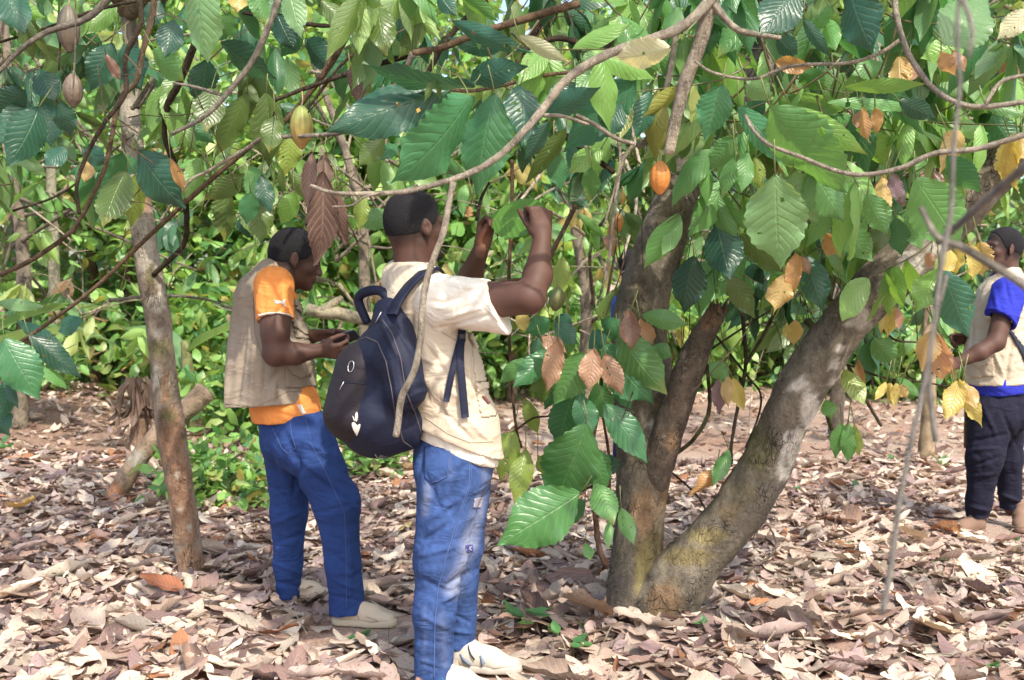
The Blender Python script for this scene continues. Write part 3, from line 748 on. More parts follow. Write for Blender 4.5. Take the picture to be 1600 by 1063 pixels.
# ------------------------------------------------------------------ shrubs and trees of the background
def background():
    rg = np.random.RandomState(3)
    spec = [  # x px, depth, crown width m, height m, leaves, low edge, proto, trunk px list?, label
        (-60, 12.5, 2.2, 5.2, 2600, .35, 'R', 'leafy bright green tree at the far left edge'),
        (95, 14.5, 2.1, 6.0, 2600, .9, 'R', 'round leaved tree behind the soil bank on the left'),
        (235, 16.5, 2.3, 6.6, 2600, .8, 'R', 'tall pale green tree behind the lichened trunk'),
        (330, 12.8, 1.6, 4.4, 2200, .5, 'R', 'light green bushy tree between the lichened trunk and the man in orange'),
        (470, 15.0, 2.0, 6.0, 2400, .4, 'R', 'bushy tree behind the head of the man in orange'),
        (575, 12.2, 1.5, 3.9, 2400, .25, 'R', 'dense shrub between the two men on the left'),
        (690, 16.0, 2.2, 6.6, 2400, .3, 'L', 'tall tree behind the man with the backpack'),
        (800, 13.0, 1.5, 4.9, 2200, .7, 'L', 'yellow green tree behind the raised hands'),
        (905, 16.5, 2.1, 6.5, 2300, .5, 'L', 'tree seen through the gap left of the vertical trunk'),
        (1060, 18.5, 2.4, 7.0, 2300, .6, 'L', 'tree far behind the fork of the two trunks'),
        (1200, 15.0, 2.0, 6.2, 2400, .9, 'L', 'dark green tree behind the leaning trunk'),
        (1330, 18.0, 2.4, 7.0, 2300, .5, 'L', 'far tree above the middle of the leaning trunk'),
        (1450, 14.0, 1.7, 5.4, 2300, .9, 'L', 'dark glossy tree left of the man in royal blue'),
        (1590, 16.5, 2.3, 6.6, 2400, .5, 'L', 'tree behind the man in royal blue at the right edge'),
        (1700, 12.5, 2.0, 6.0, 2000, .8, 'L', 'tree just inside the right edge above the man in royal blue'),
        (20, 20.0, 2.9, 7.6, 2000, .4, 'R', 'back row tree at the left with pale sky above it'), (380, 21.0, 3.0, 9.0, 2000, .4, 'R', 'back row tree above the man in orange'),
        (620, 22.0, 3.0, 9.0, 2000, .4, 'R', 'back row tree in the middle left distance'), (850, 22.0, 3.0, 9.2, 2000, .4, 'L', 'back row tree beyond the held leaf'), (1130, 23.0, 3.2, 9.6, 2000, .4, 'L', 'back row tree beyond the vertical trunk top'),
        (1420, 23.0, 3.2, 9.4, 2000, .4, 'L', 'back row tree beyond the top of the leaning trunk'), (200, 24.0, 3.0, 8.4, 1800, .4, 'R', 'back row tree seen over the left trees'), (1640, 21.0, 3.0, 9.0, 1600, .4, 'L', 'back row tree at the far right')]
    for px, D, wd, h, n, low, pr, lab in spec:
        low = low * .45
        q = P(px, 600, D); x, y = q[0], q[1]; z0 = float(gh(x, y)); base = A(x, y, z0)
        t = thing('background_tree', base, lab, 'tree', 'trees and bushes closing off the background')
        lean = rg.normal() * .25; b = Buf(); tr = .055 + rg.rand() * .05
        top = base + A(lean, 0, h * .75)
        b.tube([base - A(0, 0, .1), base + A(lean * .2, rg.normal() * .1, h * .3), top], [tr * 1.3, tr, tr * .4], A(.25, .20, .15) * rg.uniform(.6, 1.2), 10, .15, .15, rg.randint(99), 6)
        b.build('trunk', MAT_BARK, t); b = Buf()
        for k in range(18):
            s0 = base + (top - base) * rg.uniform(.25, .95); a = rg.rand() * 6.28; e = s0 + A(math.cos(a) * wd * .95, math.sin(a) * wd * .75, rg.uniform(-.2, .9)); mm = (s0 + e) / 2 + A(0, 0, rg.uniform(-.15, .25))
            b.tube([s0, mm, e], [tr * .40, tr * .26, .008], A(.40, .34, .27) * rg.uniform(.6, 1.2), 6, .15)
        b.build('limbs', MAT_BARK, t)['kind'] = 'stuff'
        cl = []
        for k in range(13):
            a = rg.rand() * 6.28; rr = wd * rg.uniform(.15, .72); zc = z0 + low + .45 + (h - low - .6) * rg.rand() ** .9
            cl.append((A(x + math.cos(a) * rr, y + math.sin(a) * rr * .7, zc), A(wd * rg.uniform(.28, .45), wd * rg.uniform(.25, .4), rg.uniform(.4, .75))))
        gp = np.array(GP); lsz = rg.uniform(.95, 1.6); gc = np.array(GR) * A(1.15, 1.06, 1.25) * rg.uniform(.75, 1.2) * A(rg.uniform(.85, 1.25), 1, rg.uniform(.7, 1.2)) * (A(.75, .9, 1.1) if px in (1200, 1450, 1330, 1590) else 1)  # far crowns tinted paler and yellower, haze put into the leaf colour
        sc = (1.0 if D < 19 else 1.3) * lsz
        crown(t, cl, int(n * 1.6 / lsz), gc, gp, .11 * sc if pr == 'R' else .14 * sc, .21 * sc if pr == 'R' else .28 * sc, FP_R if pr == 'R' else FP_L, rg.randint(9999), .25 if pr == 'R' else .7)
    # bare trunks standing in the shade under the trees
    for x0, y0, x1, y1, r, D, c, lab in [(85, 632, 80, 300, 9, 11.6, (.30, .29, .22), 'pale grey green trunk standing on the soil bank at the left'), (150, 640, 143, 380, 9, 13.2, (.16, .11, .08), 'dark trunk in the shade left of the lichened trunk'),
                                         (193, 623, 200, 350, 7, 13.5, (.30, .23, .18), 'thin brown trunk just left of the lichened trunk'), (1446, 722, 1449, 540, 11, 8.75, (.42, .33, .22), 'slim pale trunk left of the man in royal blue'),
                                         (108, 625, 112, 520, 5, 13.5, (.20, .15, .11), 'short thin stump on the soil bank'), (320, 640, 300, 420, 5, 14, (.22, .18, .14), 'thin sapling stem behind the khaki vest')]:
        q0 = P(x0, y0, D); q0[2] = float(gh(q0[0], q0[1])); q1 = P(x1, y1, D); t = thing('background_tree', q0, lab, 'tree', 'bare stems in the shade of the trees')
        b = Buf(); b.tube([q0 - A(0, 0, .05), (q0 + q1) / 2 + A(.02, 0, 0), q1, q1 + (q1 - q0) * .7], [r / FPX * D * 1.15, r / FPX * D, r / FPX * D * .9, r / FPX * D * .3], c, 14, .06, .12, int(x0), 9); b.build('trunk', MAT_BARK, t)
        if x0 == 1446:
            b = Buf(); b.tube([q1, q1 + A(.10, .1, .5), q1 + A(.45, .1, .9)], [.04, .03, .01], (.34, .28, .22), 8, .05); b.build('branch', MAT_BARK, t)
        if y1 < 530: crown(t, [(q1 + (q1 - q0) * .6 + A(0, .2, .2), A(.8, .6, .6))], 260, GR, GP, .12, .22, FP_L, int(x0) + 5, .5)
    # banana plants with broad torn leaves
    for px, py, D, lab, lv in [(290, 640, 9.8, 'banana plant with broad pale leaves behind the khaki vest', [(.9, .1, 1.15), (-.6, .4, .8)]),
                               (-30, 690, 9.0, 'banana plant with pale leaves at the left edge', [(1.0, -.1, .9), (.8, .4, 1.2)]), (215, 690, 8.7, 'dried banana clump with brown hanging leaves behind the lichened trunk', [])]:
        q = P(px, py, D); q[2] = float(gh(q[0], q[1])); t = thing('banana_plant', q, lab, 'banana plant')
        b = Buf(); b.tube([q - A(0, 0, .05), q + A(.03, 0, .45), q + A(.0, 0, .8 if lv else .55)], [.08, .06, .035], (.24, .26, .12) if lv else (.30, .20, .14), 12, .06, .1); b.build('stem', MAT_BARK, t); b = Buf()
        for dx, dy, hh in lv:
            V, F, uv = leaf_proto(8, 26, .17, .35, 1.0, wave=.06, corr=.02, rg=rg); L = 1.25; Y = unit(A(dx, dy, .75)); Z = unit(A(0, 0, 1) - Y * Y[2]); X = np.cross(Y, Z)
            V = V * A(1, 1, -1); B = q + A(0, 0, hh * .5 + .1); b.add(B + L * (V[:, :1] * X + V[:, 1:2] * Y - V[:, 2:] * Z), F, A(.17, .31, .14), uv)
        if lv: b.build('leaves', MAT_FAR, t)
        else:
            for k in range(15):
                a = rg.rand() * 6.28; V, F, uv = leaf_proto(6, 20, .06, .6, rg.uniform(.2, 1.2), wave=.8, curl=1.5, rg=rg, twist=rg.normal() * 2); Y = unit(A(math.cos(a) * .35, math.sin(a) * .35, -1)); Z = unit(A(math.cos(a), math.sin(a), .2)); Z = unit(Z - Y * (Z @ Y)); X = np.cross(Y, Z); B = q + A(math.cos(a) * .06, math.sin(a) * .06, .62)
                b.add(B + .45 * (V[:, :1] * X + V[:, 1:2] * Y + V[:, 2:] * Z), F, A(.19, .135, .105) * rg.uniform(.5, 1.2), uv)
            b.build('dead_leaves', MAT_DRY, t)
    # low growth and a heap of cut green branches
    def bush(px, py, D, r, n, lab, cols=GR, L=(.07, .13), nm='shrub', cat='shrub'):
        q = P(px, py, D); q[2] = float(gh(q[0], q[1])); t = thing(nm, q, lab, cat)
        b = Buf()
        for k in range(10):
            a = rg.rand() * 6.28; e = q + A(math.cos(a) * r[0] * .9, math.sin(a) * r[1] * .8, r[2] * rg.uniform(.3, 1.4)); b.tube([q, (q + e) / 2 + A(0, 0, .06), e], [.008, .006, .003], (.30, .25, .18), 5, .06)
        b.build('stems', MAT_TWIG, t)
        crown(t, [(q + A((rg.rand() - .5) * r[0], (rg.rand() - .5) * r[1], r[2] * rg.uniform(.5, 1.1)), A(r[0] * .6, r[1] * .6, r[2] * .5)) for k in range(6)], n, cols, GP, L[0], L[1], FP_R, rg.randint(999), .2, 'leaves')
    bush(352, 772, 7.0, (.42, .3, .24), 520, 'heap of cut leafy branches on the ground behind the legs of the man in orange', nm='cut_branch_heap', cat='cut branches')
    bush(580, 705, 8.0, (.35, .3, .18), 260, 'low green regrowth under the bottom of the backpack')
    bush(30, 600, 10.8, (.6, .5, .35), 380, 'low leafy bush at the left edge on the bank', L=(.12, .2)); bush(395, 700, 9.5, (.5, .4, .45), 420, 'leafy bush directly behind the khaki vest hem', L=(.12, .2)); bush(480, 640, 10.0, (.7, .4, .5), 520, 'leafy bush behind the phone and the blue jeans', L=(.12, .22))
    for px, py, D, lab in [(150, 600, 14.5, 'shaded waist high bush behind the dark stems at the left'), (250, 590, 13, 'waist high bush right behind the lichened trunk'), (60, 590, 13.5, 'waist high bush far left behind the bank'), (340, 600, 11.5, 'thick bush behind the back of the man in orange'), (650, 600, 13, 'thick bush behind the backpack and shoulders'),
                           (760, 590, 14, 'thick bush below the raised arms'), (1000, 580, 15, 'bush seen between the shoot and the vertical trunk'), (1120, 580, 14.5, 'bush seen between the two trunks of the forked tree'), (1380, 575, 14, 'bush seen under the leaning trunk at the right'), (1470, 575, 13, 'bush directly left of the man in royal blue'), (1190, 575, 16, 'bush far off under the hanging leaves of the forked tree')]:
        bush(px, py, D, (1.25, .7, .85), 950, lab, L=(.12, .24))
    bush(1500, 580, 15, (1.6, .6, .5), 500, 'low bush far behind the man in royal blue', L=(.12, .22)); bush(860, 590, 14, (1.2, .6, .5), 420, 'low bush far behind the gap beside the vertical trunk', L=(.12, .22)); bush(1250, 575, 15, (1.3, .6, .4), 420, 'low bush far behind the leaning trunk', L=(.12, .22))
    # gnarled pale branch behind the phone and cut leaning stem on the left
    q = P(330, 612, 7.6); t = thing('felled_tree', gpos(178, 785, 0), 'leaning cut stem with sawn top behind the lichened trunk', 'cut stem')
    trunk(t, [(172, 792, 0), (190, 760, 0), (225, 705, 0), (262, 665, .0), (300, 632, -.0), (322, 612, 0)], [19, 15, 15, 15, 16, 17], 7.15, (.44, .33, .24), [(215, 720, 14, 16, (.50, .48, .42)), (280, 660, 14, 12, (.22, .24, .12)), (180, 770, 14, 18, (.42, .20, .11))], seg=24)
    t = thing('background_tree', P(690, 640, 9.5) * A(1, 1, 0), 'old cut back tree with a pale twisted branch behind the phone', 'tree')
    branch(t, [(720, 560), (650, 520), (600, 500), (565, 498), (530, 490), (500, 488), (480, 483)], 13, 9, (.42, .38, .27), 8.8)
    branch(t, [(505, 488), (520, 475), (535, 466)], 9, 5, (.42, .38, .27), 8.8)
    branch(t, [(690, 690), (705, 620), (718, 555)], 20, 15, (.26, .20, .14), 9.0, name='trunk')
background()
# ------------------------------------------------------------------ the trees of the foreground
def limb_up(parent, p0, r0, ends, col, name='branch'):
    for e, r1 in ends:
        b = Buf(); m = (p0 + e) / 2 + A(0, 0, .15); V, F = tube([p0, m, e], [r0, (r0 + r1) / 2, r1], 12, .05, .12, 3, 8); b.add(V, F, col); b.build(name, MAT_BARK, parent)
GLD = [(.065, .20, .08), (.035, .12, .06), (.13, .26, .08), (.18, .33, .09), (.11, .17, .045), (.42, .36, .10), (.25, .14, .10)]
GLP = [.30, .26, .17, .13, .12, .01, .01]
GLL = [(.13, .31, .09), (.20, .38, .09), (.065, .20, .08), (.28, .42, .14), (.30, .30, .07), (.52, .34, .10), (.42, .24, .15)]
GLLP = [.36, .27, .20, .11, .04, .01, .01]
KEEP = [(1485, 290, 1640, 640), (585, 270, 880, 520), (405, 320, 520, 470), (330, 400, 520, 660), (500, 420, 780, 700)]
def blocked(p):
    if p[1] > 6.4: return False
    q = topix(p[None])[0]
    return any(x0 < q[0] < x1 and y0 < q[1] < y1 for x0, y0, x1, y1 in KEEP)
def mass(b, n, boxes, seed, cols=GLD, cp=GLP, L=(.16, .27), protos=None, droop=1.0):
    """drooping sprays of cocoa leaves: boxes are (px0,py0,px1,py1,D0,D1) regions of air the sprays hang in"""
    rg = np.random.RandomState(seed); pr = protos or NEARP; cols = np.array(cols)
    for (x0, y0, x1, y1, D0, D1), k in zip(boxes, n):
        ns = max(1, k // 6)
        for s in range(ns):
            D = rg.uniform(D0, D1); c = P(rg.uniform(x0, x1), rg.uniform(y0, y1), D); a = rg.rand() * 6.28
            dr = unit(A(math.cos(a), math.sin(a), rg.uniform(-.9, .1))); Ls = rg.uniform(.15, .4); m = 6
            t = rg.rand(m); pos = c + dr * (t * Ls)[:, None]
            if blocked(c) or blocked(c + dr * Ls) or blocked(c - A(0, 0, .25)): continue
            out = rg.normal(size=(m, 3)) * .55 + dr * .5; out[:, 2] -= droop
            Z = np.stack([rg.normal(size=m) * .7, rg.normal(size=m) * .7 - .5, np.full(m, .6)], 1)
            cc = np.tile(cols[rg.choice(len(cols), p=cp)], (m, 1)) * rg.uniform(.8, 1.2, (m, 1)); LL = rg.uniform(*L, m)
            leaf_batch(b, pr, pos, out, Z, LL, cc, rg)
            b.add(*tube([c - dr * .12 + A(0, 0, .05), c, c + dr * Ls], [.0045, .0035, .002], 5, .06), A(.16, .12, .07))
_r = np.random.RandomState(77)
NEARP = [leaf_proto(6, 22, _r.uniform(.15, .215), _r.uniform(-.5, -.05), _r.uniform(.2, 1.0), corr=.035, wave=_r.uniform(.06, .16), twist=_r.normal() * .3, rg=_r, serr=.03) for _ in range(10)]
NEARP = [(v * A(1, 1, 1), f, u) for v, f, u in NEARP]

def lichened_tree():
    D = 5.25; base = gpos(300, 893, 0); base[2] = 0
    t = thing('cocoa_tree', base, 'slender cocoa tree with pale lichened trunk left of the man in orange', 'tree', 'cocoa trees of the foreground')
    W = (.60, .57, .50); RD = (.33, .19, .12); MS = (.20, .19, .09)
    trunk(t, [(303, 905, 0), (296, 870, 0), (284, 780, 0), (268, 680, 0), (258, 600, 0), (247, 500, 0), (232, 420, 0), (224, 360, 0), (215, 290, .05), (207, 220, .08), (203, 150, .1), (205, 90, .15), (200, 20, .2), (190, -80, .3)],
          [24, 21, 20, 22, 20, 19, 20, 18, 17, 16, 15, 12, 11, 9], D, (.36, .30, .24),
          [(232, 400, 22, 34, W), (222, 360, 20, 22, W), (210, 250, 20, 40, W), (204, 180, 20, 30, W), (245, 470, 14, 22, W), (236, 430, 9, 18, MS), (250, 545, 18, 16, MS), (252, 590, 16, 22, W), (258, 600, 8, 30, (.40, .24, .14)), (268, 680, 22, 50, RD), (280, 760, 22, 50, RD), (288, 820, 20, 40, RD), (300, 880, 24, 26, RD),
           (276, 742, 4, 5, W), (281, 795, 5, 5, W), (296, 826, 4, 5, W), (262, 650, 14, 12, MS), (222, 310, 16, 20, RD), (247, 520, 10, 10, W), (238, 455, 12, 8, (.2, .15, .11))], seg=44, bump=.09)
    br = [([(560, -10), (548, 40), (520, 95), (480, 150), (440, 195), (400, 222), (360, 255), (320, 290), (240, 362), (170, 430), (110, 480), (30, 535), (-40, 570)], 5.2, 2.5, 'brown', 4.2, 4.6),
          ([(435, 0), (420, 40), (395, 95), (360, 140), (320, 182), (268, 210)], 6, 3, 'grey', 4.0), ([(345, 148), (300, 135), (270, 130)], 3, 2, 'grey', 4.0),
          ([(310, 60), (300, 80), (282, 125), (262, 165), (259, 195), (261, 225), (285, 292), (292, 345), (285, 385), (240, 430)], 6, 4, 'dark', 4.6, 5.2),
          ([(242, -10), (237, 30), (222, 85), (213, 127), (186, 161), (165, 258), (137, 320), (113, 365)], 5, 3, 'brown', 4.4), ([(215, -10), (220, 35), (196, 90), (196, 145), (165, 190), (138, 237), (120, 290), (124, 335)], 4.5, 3, 'dark', 4.3),
          ([(175, -10), (158, 10), (130, 32), (70, 52), (28, 82), (-10, 122)], 6, 3, 'grey', 4.0), ([(220, 0), (150, 16), (70, 45), (0, 66)], 3, 2, 'dark', 4.4),
          ([(500, 212), (440, 214), (410, 216), (372, 243)], 3.5, 3, 'pale', 3.9, 4.2), ([(380, 235), (330, 265), (295, 285), (250, 345)], 3, 2, 'pale', 4.2),
          ([(118, 0), (118, 30), (116, 120), (112, 150)], 1.2, 1, 'grey', 3.9), ([(92, 20), (94, 60), (92, 110)], 2, 1.5, 'dark', 4.1), ([(640, -10), (560, 30), (500, 40), (380, 20)], 4, 3, 'dark', 4.6), ([(600, 60), (540, 95), (480, 170), (450, 200)], 3, 2, 'dark', 4.5),
          ([(170, 470), (250, 462), (330, 470), (400, 500)], 3, 1.5, 'grey', 5.6), ([(0, 430), (60, 400), (120, 350), (165, 260)], 4, 3, 'brown', 5.0), ([(240, 120), (215, 160), (205, 170)], 3, 4, 'grey', 5.1), ([(255, 110), (225, 150), (212, 168)], 5, 6, 'grey', 5.25), ([(20, 330), (100, 300), (190, 225)], 2, 1.5, 'dark', 5.0)]
    for q in br: branch(t, *q)
    limb_up(t, P(200, 20, D + .2), .045, [(P(560, -30, 4.2), .02), (P(430, -20, 4.0), .018), (P(60, -90, 4.5), .03), (P(240, -260, 5.5), .03)], (.3, .25, .19))
    # twigs
    rg = np.random.RandomState(8); b = Buf()
    for k in range(70):
        D_ = rg.uniform(3.9, 6); a = P(rg.uniform(0, 560), rg.uniform(0, 420), D_); e = a + A(rg.normal() * .18, rg.normal() * .2, rg.normal() * .22)
        if not (blocked(a) or blocked(e)): b.tube([a, (a + e) / 2 + rg.normal(size=3) * .03, e], [.003, .0025, .0015], A(.17, .12, .08) * rg.uniform(.6, 1.8), 5, .05)
    b.build('twigs', MAT_TWIG, t)['kind'] = 'stuff'
    b = Buf()
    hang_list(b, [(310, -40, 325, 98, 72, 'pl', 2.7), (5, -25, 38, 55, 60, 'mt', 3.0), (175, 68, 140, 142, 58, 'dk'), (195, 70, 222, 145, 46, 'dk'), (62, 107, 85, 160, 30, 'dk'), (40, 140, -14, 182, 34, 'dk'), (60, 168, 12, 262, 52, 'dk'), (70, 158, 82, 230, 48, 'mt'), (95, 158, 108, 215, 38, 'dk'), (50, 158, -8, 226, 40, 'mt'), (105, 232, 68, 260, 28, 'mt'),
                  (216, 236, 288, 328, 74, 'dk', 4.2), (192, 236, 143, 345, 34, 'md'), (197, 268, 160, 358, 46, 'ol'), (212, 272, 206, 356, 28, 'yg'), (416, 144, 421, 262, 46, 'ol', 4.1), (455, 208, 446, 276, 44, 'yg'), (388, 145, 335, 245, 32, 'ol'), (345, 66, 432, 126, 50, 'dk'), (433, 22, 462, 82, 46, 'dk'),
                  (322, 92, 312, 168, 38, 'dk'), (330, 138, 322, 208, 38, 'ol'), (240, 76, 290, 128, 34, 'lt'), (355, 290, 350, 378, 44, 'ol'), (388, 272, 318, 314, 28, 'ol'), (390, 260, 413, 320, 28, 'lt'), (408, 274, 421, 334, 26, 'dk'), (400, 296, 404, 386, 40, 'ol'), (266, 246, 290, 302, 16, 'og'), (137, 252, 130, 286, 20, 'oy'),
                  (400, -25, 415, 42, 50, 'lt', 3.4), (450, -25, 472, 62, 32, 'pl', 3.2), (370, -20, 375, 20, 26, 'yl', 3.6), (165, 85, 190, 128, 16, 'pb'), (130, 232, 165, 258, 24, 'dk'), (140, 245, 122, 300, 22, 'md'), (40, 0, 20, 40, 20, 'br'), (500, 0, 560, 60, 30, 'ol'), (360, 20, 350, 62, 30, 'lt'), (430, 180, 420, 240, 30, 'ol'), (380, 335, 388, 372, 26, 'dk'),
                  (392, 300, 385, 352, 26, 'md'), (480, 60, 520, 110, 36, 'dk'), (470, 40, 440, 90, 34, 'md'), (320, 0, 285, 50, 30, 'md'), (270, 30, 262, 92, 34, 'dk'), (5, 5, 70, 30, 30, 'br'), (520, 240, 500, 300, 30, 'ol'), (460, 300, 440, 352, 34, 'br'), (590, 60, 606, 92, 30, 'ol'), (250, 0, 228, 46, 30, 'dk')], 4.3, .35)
    hang_list(b, [(5, 528, 62, 624, 78, 'md', 4.2), (45, 523, 128, 592, 32, 'dk', 4.5), (60, 573, 106, 607, 18, 'lt', 4.5), (-5, 640, 14, 682, 30, 'dk', 4.4), (70, 480, -8, 474, 14, 'pl', 5), (100, 548, 25, 500, 20, 'mt', 5), (20, 590, -8, 660, 28, 'mt', 4.4), (10, 600, 30, 640, 12, 'dk', 4.3), (110, 560, 60, 540, 20, 'pl', 5.2), (130, 500, 90, 520, 20, 'mt', 5.4)], 4.5)
    mass(b, [110, 60, 60, 40], [(-40, -60, 420, 90, 4.4, 6.2), (-40, 60, 200, 300, 4.8, 6.4), (200, 80, 480, 260, 4.9, 6.6), (300, -60, 620, 120, 4.4, 6)], 31)
    mass(b, [900], [(-900, -1300, 900, -60, 2.5, 8.0)], 32)       # unseen part of the crown over the heads, put in to dapple the light
    b.build('crown', MAT_LEAF, t)
    b = Buf()
    hang_list(b, [(488, 240, 479, 330, 18, 'bn', 3.9), (506, 240, 512, 292, 22, 'bn', 3.95), (505, 268, 508, 415, 44, 'bn', 3.85), (528, 298, 535, 385, 22, 'bn', 3.9), (498, 300, 488, 345, 20, 'bn', 3.95), (520, 330, 545, 392, 14, 'bn', 3.95), (555, 93, 562, 168, 26, 'bn', 4.1), (548, 110, 570, 150, 18, 'pb', 4.1), (585, 18, 571, 68, 20, 'og', 4.0), (575, 30, 595, 50, 14, 'og', 4.0)], 3.9)
    b.build('dead_leaves', MAT_DRY, t)
    pod(t, 471, 199, 36, 66, 4.0, (.20, .27, .07), (.42, .26, .08)); pod(t, 107, 45, 34, 72, 4.1, (.13, .115, .08), (.15, .115, .085)); pod(t, 114, 142, 30, 52, 4.0, (.19, .14, .10), (.14, .11, .08))

